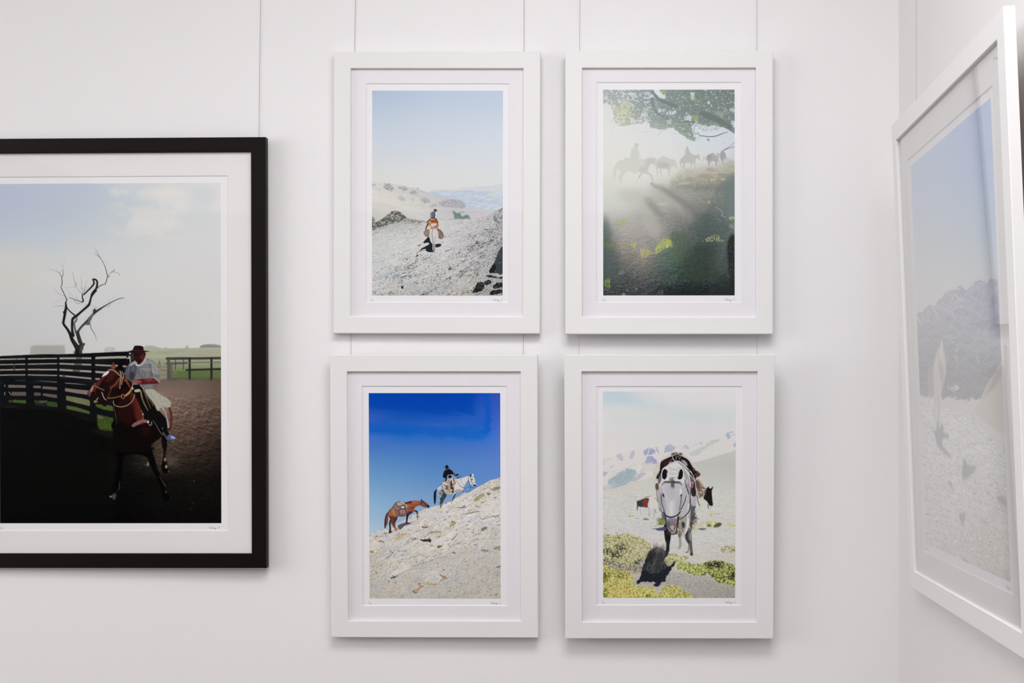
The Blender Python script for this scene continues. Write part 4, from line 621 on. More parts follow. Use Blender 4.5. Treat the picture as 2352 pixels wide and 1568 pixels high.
    c.sp([(310,640),(330,600),(400,520),(470,440),(540,380),(700,330),(860,330),(980,300),(1080,285),(1180,270),(1290,275),(1360,290),(1375,215),(1390,212),(1410,260),(1470,300),(1540,360),(1600,400),(1640,445),(1640,480),(1600,510),(1560,490),(1480,490),(1420,470),(1370,440),(1290,440),(1210,470),(1150,530),(1120,570),(1180,585),(1230,600),(1260,650),(1275,720),(1240,720),(1210,650),(1160,640),(1090,660),(1040,700),(990,740),(960,800),(940,900),(920,1000),(880,1010),(885,900),(900,740),(840,770),(720,795),(610,780),(590,860),(540,950),(505,1060),(540,1130),(600,1190),(605,1220),(560,1255),(520,1245),(500,1180),(450,1110),(410,1050),(385,1040),(390,1140),(395,1220),(425,1300),(400,1320),(330,1345),(305,1345),(330,1230),(340,1120),(320,1040),(350,980),(370,930),(360,870),(310,780)], R1, 1, 2)
    c.sp([(330,650),(400,540),(480,480),(540,520),(560,640),(600,760),(560,800),(470,760),(400,760),(340,720)], (150,98,70), .9, 10); c.sp([(420,600),(480,560),(520,680),(540,780),(480,740)], (184,134,92), .6, 12); c.line([(345,620),(330,700),(350,760)], 14, (176,130,96), .6, blur=5); c.sp([(330,780),(420,800),(560,830),(540,940),(470,1040),(400,940),(360,860)], (92,44,34), .85, 10); c.line([(590,800),(560,900),(500,1000),(510,1080)], 40, (44,28,26), .85, blur=6); c.line([(430,900),(440,1000),(480,1080),(520,1150)], [50,40,26,24], (104,66,40), .9, blur=4); c.sp([(500,1180),(560,1160),(608,1200),(575,1255),(525,1245)], (170,112,86), .95, 3)
    c.line([(380,920),(345,1020),(360,1120),(365,1240),(345,1320)], [60,40,44,40,44], (28,28,38), .95, blur=2); c.line([(390,930),(400,1010)], 16, (120,82,70), .8, blur=4); c.line([(340,1330),(400,1310),(425,1300)], 22, (36,30,30), .9); c.line([(430,1270),(480,1235),(510,1240)], 10, (70,62,66), .8)
    c.line([(930,740),(910,880),(900,1000)], [80,50,36], (26,28,38), .95, blur=2); c.sp([(860,340),(960,310),(1065,285),(1060,360),(960,360),(880,380)], (66,28,34), .9, 6); c.sp([(1070,310),(1180,275),(1320,280),(1330,330),(1200,340),(1120,370),(1060,360)], (168,86,78), .85, 8); c.sp([(900,400),(1040,380),(1100,440),(1080,560),(980,560),(920,480)], (150,84,56), .8, 10); c.line([(940,460),(1000,440),(1040,500),(1000,560)], 22, (196,150,108), .6, blur=8); c.line([(1100,380),(1200,350),(1270,360)], 14, (196,130,84), .7, blur=5); c.line([(1060,420),(1150,470),(1180,440)], 16, (188,96,66), .7, blur=6); c.sp([(1000,480),(1120,460),(1170,520),(1100,580),(1010,560)], (120,56,40), .8, 10)
    c.sp([(930,640),(1100,640),(1060,690),(990,730),(930,760),(910,700)], (44,30,34), .9, 8); c.line([(1000,590),(1100,575),(1180,590)], 12, (160,96,60), .8, blur=3); c.line([(1190,600),(1240,640),(1255,710)], [40,44,36], (32,34,44), .95, blur=2); c.sp([(1215,730),(1265,715),(1295,750),(1290,800),(1250,800),(1215,770)], (160,142,124), .95, 3); c.sp([(1225,790),(1290,790),(1285,860),(1265,905),(1235,850)], (150,118,104), .95, 3); c.line([(1230,790),(1290,785)], 14, (50,44,44), .9)
    c.sp([(1360,290),(1420,270),(1480,310),(1540,370),(1600,420),(1600,500),(1540,480),(1440,460),(1370,430),(1340,380)], (84,60,46), .9, 6); c.sp([(1400,370),(1460,350),(1500,420),(1450,460),(1390,430)], (124,90,58), .8, 8); c.sp([(1560,460),(1600,410),(1645,440),(1640,480),(1600,510)], (26,30,44), .95, 4); c.line([(1440,290),(1500,340),(1560,380)], 20, (40,34,38), .85, blur=3); c.sp([(1372,285),(1378,220),(1388,210),(1405,255),(1412,290)], (28,28,38)); c.line([(1610,380),(1635,350)], 7, (60,66,80), .8); c.line([(1350,330),(1390,400),(1440,470)], 7, (44,36,32), .8)
    c.sp([(450,460),(520,400),(560,330),(640,310),(800,300),(850,350),(860,450),(900,560),(920,680),(880,740),(740,740),(650,740),(560,700),(530,600),(480,520)], (118,94,90), 1, 3); c.sp([(500,440),(560,440),(620,510),(700,500),(690,560),(600,590),(540,550)], (140,116,118), .95, 4); c.sp([(560,390),(600,340),(700,310),(800,310),(840,370),(830,410),(760,410),(680,450),(620,450),(580,420)], (164,152,134), 1, 2); c.line([(560,400),(620,460),(700,470),(760,440),(850,420)], 18, (42,40,46), .9); c.line([(690,310),(740,360),(810,400)], 7, (90,84,74), .8); c.line([(700,300),(800,345)], 14, (206,196,196), .85); c.sp([(710,480),(820,460),(790,530),(750,510)], (206,210,210), 1, 1); c.line([(570,340),(640,300),(700,300)], 12, (44,52,60), .9); c.line([(480,420),(540,340),(555,400)], 16, (44,52,62), .85)
    c.line([(660,560),(700,530),(780,550),(820,520)], 18, (40,36,40), .9); c.line([(560,590),(640,590),(700,560)], 12, (60,48,48), .85); c.line([(650,600),(665,680),(660,740)], 14, (48,36,38), .85); c.line([(540,560),(570,600)], 14, (50,36,36), .8); c.sp([(680,600),(780,570),(850,600),(840,680),(700,680)], (156,124,122), .8, 8); c.line([(770,640),(780,690)], 18, (120,50,44), .8, blur=2); c.ell(805,670,16,20,(190,160,136),.8,4)
    c.sp([(860,390),(900,400),(930,480),(900,500),(870,470)], (170,158,160), .95, 3); c.line([(855,470),(860,560),(900,680),(920,740)], 16, (40,34,40), .9); c.line([(880,500),(940,600),(950,690)], 18, (140,120,126), .85, blur=2); c.line([(310,650),(300,720),(330,800)], 8, (50,32,30), .8); c.line([(400,560),(330,640),(300,680)], 14, (30,26,34), .8); c.line([(620,775),(730,790),(860,770)], 16, (40,36,36), .85); c.line([(490,440),(460,480),(420,530)], 10, (36,40,50), .8)
    # rider on the grey
    c.zoom(980, 1050, 12.06); W = (202,201,200)
    c.line([(440,655),(480,660)], 10, (60,66,84), .9); c.line([(400,750),(440,700)], 24, (44,50,70), .9)
    c.sp([(280,900),(320,830),(380,780),(430,740),(480,660),(560,600),(680,560),(800,600),(900,580),(1000,555),(1080,520),(1140,505),(1200,520),(1250,480),(1262,445),(1285,470),(1280,510),(1310,580),(1330,660),(1350,740),(1340,780),(1290,790),(1240,760),(1190,740),(1150,660),(1130,640),(1080,720),(1030,800),(1010,880),(1030,940),(1020,1000),(980,990),(960,940),(890,970),(810,960),(800,1010),(770,1080),(730,1180),(690,1260),(670,1310),(665,1280),(690,1150),(720,1060),(720,1000),(640,1020),(540,1010),(520,1080),(470,1180),(430,1260),(400,1330),(390,1400),(370,1400),(360,1300),(360,1200),(345,1160),(380,1060),(320,1040),(285,980)], W, 1, 2)
    c.sp([(300,920),(400,880),(470,920),(530,1010),(520,1080),(460,1130),(400,1100),(380,1050),(310,1010)], (104,106,118), .9, 10); c.hairs([(300,920),(450,900),(520,1020),(460,1100),(320,1020)], 200, 24, 1, 6, 14, [(70,72,84),(150,152,160),(180,180,186)], .55); c.sp([(350,1150),(400,1080),(440,1010),(530,1010),(525,1080),(460,1190),(440,1240),(400,1290),(350,1290),(370,1200)], (40,44,50), .95, 4); c.line([(400,1060),(440,1010),(430,1120)], 18, (130,128,124), .6, blur=5); c.line([(390,1200),(440,1130),(500,1040)], 22, (64,78,76), .6, blur=6); c.line([(385,1240),(385,1330),(375,1390)], [60,36,20], (56,60,66), .9, blur=6); c.sp([(350,1290),(410,1290),(400,1380),(370,1380)], (110,112,118), .6, 10)
    c.sp([(410,760),(470,770),(470,860),(400,890),(340,960),(320,920),(360,840)], (176,178,186), .8, 8); c.line([(400,800),(440,840),(430,870)], 20, (50,48,50), .85, blur=3); c.line([(430,900),(460,970),(440,1040)], 40, (54,54,62), .8, blur=8)
    c.sp([(730,1060),(770,1000),(800,1010),(770,1080),(740,1160),(700,1210),(690,1170)], (48,62,66), .95, 3); c.line([(700,1150),(740,1165)], 12, (180,180,180), .9); c.line([(690,1210),(675,1290)], 18, (150,150,146), .8, blur=3); c.sp([(740,930),(860,880),(960,900),(940,960),(820,970),(760,960)], (140,134,126), .75, 14); c.sp([(970,930),(1010,890),(1030,960),(985,985)], (104,108,104), .9, 4)
    c.line([(270,900),(225,960),(215,1080),(215,1200),(210,1290)], [30,60,70,58,30], (26,32,42), 1, blur=2); c.line([(205,1290),(200,1350)], (30, 16), (150,140,146), .7, blur=4); c.line([(1000,800),(1060,730),(1130,630)], 14, (150,142,126), .8, blur=3); c.sp([(500,960),(600,900),(720,960),(700,1010),(560,1010)], (166,150,130), .85, 8); c.line([(1000,560),(900,620),(860,700)], 10, (180,180,184), .5, blur=4)
    c.line([(540,1000),(620,1015),(720,1005)], 12, (196,190,150), .7, blur=3)
    # fleece, tack and stirrup
    c.sp([(440,720),(500,650),(560,640),(640,600),(700,570),(780,620),(790,700),(760,790),(740,900),(720,990),(640,930),(560,900),(500,900),(460,820)], (166,146,126), .95, 3); c.hairs([(440,720),(700,580),(780,640),(720,960),(520,900)], 260, 50, 1.5, 1.2, 14, [(96,82,66),(196,182,160),(140,120,100),(60,50,42)], .6)
    c.sp([(420,700),(480,690),(590,730),(600,760),(500,780),(430,750)], (206,196,176), .95, 4); c.sp([(540,600),(600,580),(670,600),(660,660),(580,690),(545,650)], (166,170,166), .9, 4); c.ell(600,640,16,20,(90,92,96),.8,4); c.sp([(650,660),(700,640),(720,820),(740,980),(690,960),(650,900),(640,760)], (62,50,40), .95, 4); c.line([(625,700),(630,820),(640,910)], 26, (170,160,140), .9, blur=2); c.line([(560,760),(560,860),(545,900)], 14, (70,56,44), .85); c.line([(590,780),(590,900)], 10, (196,184,160), .85); c.sp([(640,900),(680,880),(705,915),(650,925)], (204,196,190), 1, 2); c.line([(500,690),(540,720)], 26, (190,150,136), .9, blur=3)
    c.sp([(670,580),(720,545),(760,560),(770,620),(770,700),(730,740),(700,740),(680,660)], (196,176,166), .95, 3); c.line([(725,570),(740,640),(735,670)], 24, (66,40,40), .9, blur=3); c.line([(690,760),(760,720),(780,690)], 20, (84,56,56), .9, blur=2); c.line([(700,800),(760,750)], 22, (206,190,184), .9, blur=2); c.line([(470,760),(520,780),(540,850)], 16, (50,44,40), .85); c.sp([(450,780),(500,770),(510,860),(470,890),(440,850)], (190,188,186), .9, 4); c.line([(460,760),(480,800)], 12, (50,44,44), .8); c.line([(480,850),(510,890)], 12, (60,56,60), .8)
    K = (18,21,22)
    c.sp([(510,350),(540,350),(600,318),(650,340),(700,380),(740,440),(780,455),(850,455),(870,465),(860,485),(820,515),(760,505),(700,480),(640,490),(560,500),(540,600),(530,660),(500,640),(510,580),(440,555),(436,520),(450,440),(470,380)], K, 1, 1.5); c.line([(770,460),(850,462)], 10, (84,60,56), .9); c.sp([(600,500),(650,490),(685,530),(640,580),(590,560)], (20,18,20)); c.line([(500,640),(545,600)], 26, K)
    c.sp([(512,290),(585,285),(590,320),(570,350),(530,352),(512,320)], (70,44,44)); c.sp([(500,275),(505,240),(525,216),(555,212),(580,235),(590,270),(585,290),(512,292)], K, 1, 1); c.line([(460,282),(510,280),(590,275),(625,266)], [6,14,14,5], K)
    c.line([(570,495),(600,488),(660,478),(740,476),(800,478)], 10, (190,180,164)); c.line([(640,480),(680,500),(720,540)], 12, (180,178,176), .9); c.sp([(830,560),(845,530),(865,535),(875,575),(850,580)], (44,52,84)); c.line([(690,490),(760,540),(840,560)], 5, (150,150,150), .8)
    S = (58,56,58)
    c.line([(868,468),(900,500),(940,560)], 13, (70,80,100)); c.line([(880,480),(915,560),(940,660),(980,730),(1010,770)], 8, (110,110,112)); c.line([(810,640),(860,710),(920,790),(980,830),(1030,850)], [8,9,12,16,22], (64,66,74)); c.line([(1060,525),(1120,505),(1170,500)], 9, (60,60,70)); c.line([(1150,530),(1140,620),(1170,700),(1190,760)], 13, S); c.line([(1195,540),(1215,620),(1250,700),(1290,760)], 13, (74,70,70)); c.line([(1200,530),(1275,530)], 10, (84,70,66)); c.line([(1210,560),(1200,640),(1230,720)], 12, (140,140,146), .7); c.line([(1300,700),(1345,690)], 12, (80,74,74)); c.sp([(1265,740),(1300,750),(1345,755),(1340,785),(1300,795)], (30,28,32)); c.sp([(1225,590),(1255,590),(1255,620),(1235,625)], (34,32,36)); c.sp([(1185,520),(1190,470),(1200,455),(1212,485),(1225,510),(1205,540)], (34,32,42)); c.line([(1170,540),(1160,620),(1180,680)], 8, (180,180,180), .7); c.sp([(1240,500),(1255,455),(1280,455),(1280,500)], (212,212,212), 1, 2)
    c.line([(1125,818),(1200,830),(1290,820)], 12, (50,60,90), .9); c.line([(1190,760),(1195,840),(1185,900),(1150,950),(1110,950),(1075,900),(1065,830),(1060,780)], [10,12,10,8,7,6,6,4], (48,70,120), .9); c.line([(1200,780),(1260,770)], 10, (60,70,100), .9); c.line([(1220,790),(1280,800)], 9, (190,196,206), .8)
    return c
PIC['ridge'] = p_ridge

def p_grey():
    c = Canvas(*CORN['grey']); X, Y = c.X, c.Y
    c.A = c.grid([1384, 1430, 1480, 1540, 1600, 1690], [901, 920, 935, 950, 965, 985, 1010, 1040, 1070], [
        [(182,198,206),(186,198,204),(206,204,206),(210,208,211),(210,208,211),(212,210,212)],[(184,200,206),(188,200,208),(196,204,208),(210,208,210),(210,208,211),(211,209,212)],
        [(196,204,208),(198,206,208),(192,202,208),(198,206,206),(206,208,208),(208,208,210)],[(204,208,208),(208,206,204),(202,205,204),(198,204,206),(198,204,206),(200,205,207)],
        [(206,208,208),(200,205,205),(200,204,206),(200,204,206),(198,204,206),(200,206,207)],[(206,207,208),(206,206,206),(205,206,206),(203,205,206),(204,205,207),(206,206,208)],
        [(208,207,206),(208,206,206),(206,205,206),(206,205,206),(206,205,206),(207,206,208)],[(210,208,207),(210,208,207),(210,208,207),(208,207,206),(208,207,207),(208,207,207)],[(210,208,207)]*6])
    c.zoom(1370, 880, 6.03); c.sp([(90,125),(290,128),(480,180),(560,250),(680,290),(480,300),(300,300),(90,260)], (180,197,206), .6, 16)
    # snowy range
    c.sp([(80,1090),(200,1030),(280,985),(400,950),(600,935),(700,900),(770,880),(860,880),(1000,870),(1100,870),(1280,880),(1400,840),(1600,800),(1750,770),(1800,720),(1870,680),(1940,720),(1940,960),(1400,1120),(1300,1400),(80,1500)], (207,205,203), 1, 4)
    tx = (c.ns(8, 4, -.3, 4, 3) - .5)[..., None] * 26; c.rough = (6, 2.0)
    BL, GY, TL = (152,158,186), (178,182,184), (152,170,178)
    for q, col, a in (([(650,960),(690,920),(760,905),(760,990),(690,1010),(655,990)],BL,.9),([(745,905),(800,940),(830,980),(740,990)],BL,.85),([(820,880),(850,895),(870,980),(840,960)],BL,.8),([(670,1090),(700,1020),(760,1025),(830,1070),(840,1110),(780,1130),(690,1128)],BL,.95),([(940,900),(990,868),(1070,870),(1090,930),(1010,960),(950,970)],(162,174,192),.9),([(1190,875),(1240,870),(1275,910),(1250,925),(1210,910)],(170,178,192),.85),
        ([(450,945),(600,935),(585,950),(520,960),(530,1010),(480,1050),(455,1030),(480,970)],(172,176,192),.8),([(270,1010),(340,985),(370,1060),(350,1090),(300,1050)],(176,180,194),.8),([(150,1070),(200,1030),(205,1040),(160,1075)],(160,168,184),.7),([(90,1080),(130,1075),(120,1140),(90,1150)],(192,194,200),.8),([(185,1170),(230,1140),(240,1150),(195,1180)],(180,184,196),.7),([(1290,880),(1350,850),(1480,830),(1360,870)],GY,.9),([(1270,1000),(1320,960),(1480,880),(1600,800),(1730,790),(1600,860),(1500,930),(1380,1010),(1290,1010)],(186,190,188),.85),([(1120,880),(1180,870),(1290,960),(1230,990),(1150,940)],(200,200,198),.7),
        ([(1755,750),(1790,710),(1860,680),(1900,690),(1840,720),(1850,750),(1820,785),(1790,750)],(162,174,192),.9),([(1900,700),(1925,722),(1920,735),(1880,720)],(170,180,190),.7),([(1890,870),(1910,820),(1930,815),(1930,880),(1900,890)],(160,170,196),.9),([(1740,790),(1720,820),(1650,860)],GY,.7),
        ([(590,1180),(650,1110),(820,1130),(850,1200),(700,1230),(620,1260)],(196,196,192),.8),([(380,1210),(440,1190),(470,1210),(400,1240)],BL,.8),([(160,1380),(250,1300),(330,1230),(480,1190),(560,1250),(500,1330),(430,1400),(260,1460)],TL,.9),([(90,1250),(150,1245),(120,1290),(90,1300)],(160,166,180),.8),([(90,1440),(160,1410),(260,1380),(260,1460),(120,1500)],(184,186,194),.8),([(490,1330),(580,1270),(680,1240),(650,1290),(560,1350),(510,1360)],(166,170,178),.75),([(560,1170),(620,1140),(600,1230),(560,1220)],(208,206,203),.8)):
        c.put(c.mask(q, 5, True), np.clip(np.array(col, np.float32) + tx, 0, 216), a)
    c.line([(735,900),(710,990),(665,1090)], 14, (206,204,203), .9); c.line([(830,890),(870,960),(880,1020)], 16, (206,204,203), .8); c.line([(90,1240),(300,1210),(560,1130)], 8, (180,182,182), .6); c.sp([(200,1270),(260,1230),(300,1250),(230,1290)], (200,200,204), .8, 5)
    c.rough = None
    # slopes and plain
    g = c.grid([1384, 1440, 1500, 1600, 1690], [1035, 1070, 1100, 1130, 1160, 1200, 1240, 1290, 1330, 1374], [[(188,189,183)]*5,[(190,191,184),(190,191,184),(192,192,185),(186,187,182),(184,185,182)],[(192,193,186),(194,194,188),(196,196,190),(192,193,187),(190,190,186)],[(198,198,192),(198,198,191),(200,200,194),(198,199,192),(198,199,193)],[(202,202,198),(200,200,196),(202,202,198),(202,203,197),(200,201,194)],
        [(202,202,200),(200,200,198),(198,198,197),(200,200,196),(198,198,192)],[(196,196,190),(202,202,200),(200,200,200),(202,201,198),(200,200,196)],[(180,178,160),(190,188,176),(196,194,188),(200,198,192),(192,190,180)],[(176,172,160),(178,174,166),(184,182,178),(190,188,182),(180,176,166)],[(170,168,120),(180,176,150),(176,172,162),(178,174,166),(172,168,162)]])
    st = c.rubble(6, 2, 0, 3, 6, 5, 30, .12, .4, (20, 6)) / 6; g = g + (st * 6 * sstep(1110, 1140, Y) + (c.ns(2.2, 1.4, 0, 2, 5) - .5) * 16 * sstep(1180, 1260, Y))[..., None]
    v = c.ns(3, 1.4, 0, 2, 30); g = mix(g, (120,118,112), sstep(.74, .86, v) * (.3 + .7 * sstep(1300, 1340, Y)) * sstep(1120, 1160, Y) * .7)
    c.put(c.mask([(80,1500),(260,1460),(500,1375),(700,1330),(900,1240),(1360,1100),(1420,1090),(1930,935),(1950,3200),(60,3200)], 4), np.clip(g, 30, 214))
    # plants
    c.zoom(1370, 1130, 5.81); r = c.rock(2.2, 0, 1.2, 44, 4)
    def bush(q, base, dark, hi, amt=.8, bl=8, th=.5, sd=1, n=300, ln=16):
        m = c.mask(q, bl, True); y0, y1, x0, x1, mm = m; e = fbm(X[y0:y1, x0:x1] / 2.2, Y[y0:y1, x0:x1] / 2.2, 3, sd); mm = sstep(.3, .7, mm + (e - .5) * 1.1)
        v = c.ns(2.6, 2.0, 0, 3, sd + 5, .6); col = mix(mix(base, dark, sstep(th, th - .18, v)), hi, sstep(th + .04, th + .2, v)); c.put((y0, y1, x0, x1, mm), np.clip(col + (r * 16)[..., None], 12, 222), amt)
        if n: c.hairs(q, n, ln, -1.45, 1.4, 6, [tuple(hi), tuple(base), tuple(dark)], .55)
    for q in ([(1380,440),(1420,400),(1430,440),(1400,460)],[(1450,400),(1480,380),(1560,390),(1640,420),(1530,470),(1480,465)],[(1700,420),(1760,420),(1850,450),(1800,470)],[(1510,300),(1560,290),(1580,320),(1500,325)],[(420,320),(500,310),(500,330),(440,335)]): bush(q, (190,194,130), (120,120,70), (208,208,160), .8, 5, .4, 3, 40, 10)
    c.sp([(1560,470),(1590,430),(1640,412),(1670,430),(1640,465),(1580,475)], (66,66,34), .9, 6); c.sp([(1470,462),(1490,430),(1520,440),(1525,465)], (90,90,40), .85, 5); c.sp([(1355,492),(1400,485),(1470,490),(1420,512),(1380,505)], (92,90,92), .85, 4); c.sp([(620,370),(650,350),(700,365),(690,376)], (110,116,76), .85, 3); c.line([(520,352),(570,358)], 8, (140,138,130), .7); c.line([(500,68),(545,68)], 6, (130,128,110), .7); c.ell(265,549,8,5,(60,60,60)); c.ell(122,492,6,6,(80,80,80)); c.line([(1400,60),(1440,62)], 5, (140,138,130), .6); c.line([(1580,298),(1640,294)], 7, (130,128,120), .7)
    bush([(90,580),(200,580),(400,560),(560,600),(700,670),(740,740),(700,830),(620,900),(520,960),(420,960),(240,930),(90,940)], (172,172,126), (96,92,66), (204,202,160), .95, 10, .44, 11, 900, 26); c.hairs([(480,640),(720,700),(640,900),(440,900)], 260, 60, -.9, .8, 5, [(206,204,176),(180,172,140)], .6)
    for q in ([(200,820),(240,790),(330,780),(340,850),(280,890),(210,880)],[(500,940),(560,890),(640,900),(600,960),(520,965)],[(100,760),(200,760),(180,830),(90,830)],[(240,720),(360,690),(400,760),(300,770)],[(90,900),(230,920),(240,960),(90,950)]): c.put(c.mask(q, 10, True), (44,42,36), np.clip(sstep(.42,.58,c.ns(2.6,2,0,3,19,.6)) * .85, 0, 1))
    bush([(90,940),(400,950),(600,980),(620,1060),(500,1090),(400,1050),(90,1030)], (160,158,128), (84,80,70), (196,192,164), .75, 8, .48, 13, 200, 16)
    bush([(85,1020),(200,1010),(330,1060),(460,1080),(490,1150),(500,1230),(600,1260),(760,1280),(800,1330),(780,1420),(85,1420)], (188,184,104), (128,120,60), (212,206,136), .95, 8, .46, 15, 900, 16)
    for q in ([(90,1060),(160,1040),(200,1110),(120,1210),(90,1180)],[(240,1090),(330,1080),(420,1100),(400,1150),(280,1150)],[(90,1290),(150,1290),(150,1390),(90,1400)],[(660,1370),(720,1370),(710,1410),(670,1410)]): c.put(c.mask(q, 10, True), (62,70,22), np.clip(sstep(.42,.6,c.ns(2.6,2,0,3,29,.6)) * .8, 0, 1))
    for q in ([(100,1010),(180,1010),(180,1050),(100,1050)],[(260,1280),(480,1290),(440,1420),(280,1420)],[(340,1040),(400,1050),(380,1080)],[(860,1320),(900,1400),(940,1420),(860,1400)]): c.put(c.mask(q, 12, True), (206,160,96), np.clip(sstep(.45,.65,c.ns(3,3,0,3,39)) * .6, 0, 1))
    bush([(850,1330),(900,1260),(980,1240),(1100,1270),(1180,1330),(1300,1390),(1310,1425),(860,1425)], (184,180,100), (120,112,56), (210,206,140), .95, 8, .48, 17, 500, 18)
    bush([(920,860),(1000,820),(1120,850),(1240,870),(1180,920),(960,1010),(900,950)], (186,186,136), (84,84,56), (206,204,164), .85, 8, .44, 21, 200, 16)
    bush([(1080,960),(1180,930),(1300,970),(1420,960),(1480,1080),(1420,1120),(1300,1110),(1180,1060),(1080,1030)], (158,166,92), (64,64,46), (196,204,120), .9, 8, .47, 23, 300, 12)
    bush([(1420,960),(1560,920),(1700,930),(1850,1010),(1852,1260),(1760,1230),(1620,1210),(1560,1150),(1480,1080)], (148,158,84), (46,46,36), (188,200,112), .92, 8, .5, 25, 400, 12)
    for q in ([(1450,960),(1560,930),(1680,940),(1700,1010),(1600,1010),(1500,1030)],[(1760,1100),(1850,1090),(1850,1180),(1780,1170)],[(1520,1090),(1570,1100),(1560,1150)]): c.put(c.mask(q, 10, True), (36,32,30), np.clip(sstep(.42,.55,c.ns(2.6,2,0,3,49,.6)) * .85, 0, 1))
    bush([(1650,790),(1680,740),(1780,720),(1850,740),(1850,820),(1700,810)], (180,176,140), (90,82,66), (204,202,170), .8, 8, .46, 27, 120, 16)
    sp = .62 + c.rubble(2.6, 1.7, .1, 17, .02, .08, .34, .3, .75, (10, 6)) * -.5; c.put(c.mask([(930,1060),(1200,1080),(1560,1160),(1640,1220),(1852,1270),(1852,1420),(1300,1400),(1100,1250),(900,1230),(560,1220),(540,1170),(900,1160)], 20), (54,54,54), np.clip(sstep(.60, .74, sp) * .6, 0, 1))
    sp = c.ns(1.6, 1.2, .2, 2, 85); c.put(c.mask([(90,930),(640,900),(620,1070),(480,1080),(90,1020)], 20), (50,46,44), np.clip(sstep(.62, .72, sp) * .7, 0, 1))
    c.rough = (3, 1.2)
    # dark tuft and shadow
    c.put(c.mask([(690,830),(760,740),(840,740),(930,790),(960,780),(950,850),(900,900),(960,1000),(1050,920),(1050,950),(980,1060),(920,1160),(935,1190),(870,1200),(840,1250),(800,1260),(770,1250),(780,1200),(700,1200),(600,1200),(570,1225),(530,1205),(580,1150),(600,1080),(620,1000),(660,900)], 5, True), (24,28,38), .95)
    c.hairs([(690,820),(760,740),(850,740),(940,800),(920,900),(960,1000),(850,1080),(720,1100),(620,1040),(660,900)], 700, 70, -1.2, 1.3, 5, [(96,94,88),(70,70,64),(130,128,118),(44,46,42)], .5); c.hairs([(720,820),(780,720),(900,760),(900,830)], 160, 60, -1.3, 1, 4, [(120,116,108),(160,156,146)], .5); c.put(c.mask([(690,830),(740,760),(790,760),(780,860),(690,960)], 14), (34,32,34), .6)
    c.rough = None
    # distant horses
    c.sp([(700,80),(760,85),(800,120),(820,190),(800,220),(800,330),(770,350),(760,260),(740,230),(700,220),(705,330),(697,335),(695,230),(680,190),(600,200),(600,320),(590,325),(585,250),(570,200),(560,180)], (206,202,200), .95, 5); c.line([(590,200),(595,310)], 8, (150,148,146), .7); c.line([(700,210),(705,325)], 9, (130,128,126), .7); c.line([(775,230),(770,330)], 18, (170,168,170), .8, blur=4); c.line([(780,240),(795,280)], 10, (110,108,110), .7, blur=3)
    c.sp([(545,130),(590,110),(640,90),(690,85),(700,110),(680,170),(685,210),(650,205),(580,200),(550,180)], (48,54,54), .95, 4); c.sp([(620,110),(680,95),(680,190),(630,190)], (134,56,42), .95, 8); c.line([(548,130),(550,180),(545,250)], [18,20,6], (60,62,66), .9, blur=2); c.line([(600,120),(620,180)], 10, (40,80,72), .7, blur=3); c.line([(640,75),(700,62),(710,70)], 7, (90,84,80), .8); c.line([(778,85),(808,110),(812,140)], 10, (180,150,80), .9)
    c.zoom(1440, 1030, 6.03); K = (26,24,24)
    c.sp([(1060,690),(1090,580),(1115,545),(1130,530),(1135,550),(1160,560),(1190,530),(1185,560),(1172,600),(1180,700),(1188,780),(1180,798),(1140,790),(1110,740),(1075,710)], (30,26,26), 1, 3); c.line([(1120,780),(1125,830)], 10, K, .8); c.line([(1160,790),(1165,820)], 6, (120,120,118), .8); c.line([(1130,830),(1165,940)], 3, (130,128,90), .7); c.line([(1060,530),(1090,560)], 8, (40,36,34), .9)
    # the grey horse, body first
    c.sp([(515,1060),(600,1080),(608,1170),(605,1250),(590,1340),(585,1420),(545,1480),(540,1420),(545,1330),(525,1240)], (28,28,28), 1, 3); c.line([(548,1290),(545,1400)], 7, (110,110,108), .8); c.line([(585,1290),(580,1400)], 5, (90,90,88), .7); c.sp([(545,1420),(580,1420),(560,1480),(530,1510)], (56,54,52), .8, 6)
    c.line([(735,1150),(735,1250),(740,1330),(728,1400)], [50,36,34,22], (150,150,148), 1, blur=2); c.line([(720,1160),(725,1220)], 24, (70,70,70), .8, blur=5); c.sp([(700,1410),(745,1395),(750,1415),(700,1425)], (206,204,200)); c.line([(700,1400),(720,1360)], 8, (140,140,138), .7)
    c.line([(850,1140),(850,1230),(875,1320),(890,1400),(895,1470)], [80,94,54,38,40], (92,92,92), 1, blur=2); c.line([(875,1180),(880,1260)], 34, (150,150,150), .8, blur=6); c.line([(840,1170),(830,1240),(860,1300)], 30, (50,50,50), .8, blur=6); c.line([(860,1340),(855,1400),(840,1440)], 22, (120,118,114), .8, blur=3); c.ell(895,1465,22,22,(70,68,66)); c.ell(818,1440,8,8,K)
    c.sp([(890,780),(940,760),(950,820),(920,900),(940,980),(900,1020),(880,1100),(860,1000)], (80,80,82), .9, 5); c.hairs([(890,840),(940,840),(960,1020),(880,1110)], 160, 46, 1.2, 1.4, 6, [(60,58,58),(130,128,126),(40,40,40)], .7); c.sp([(880,1040),(920,1030),(940,1080),(910,1130),(885,1110)], (64,50,42), .9, 5); c.hairs([(900,1040),(960,1020),(960,1120),(900,1140)], 100, 40, 1.2, 1, 6, [(206,200,160),(190,186,150)], .6)
    c.sp([(900,690),(970,660),(975,720),(940,790),(900,790)], (170,168,184), .95, 4); c.line([(900,690),(920,665),(960,665),(970,790),(905,795)], 8, (200,198,194), .9, sm=False); c.sp([(880,560),(945,470),(960,560),(950,660),(900,660)], (36,34,36), .95, 4)
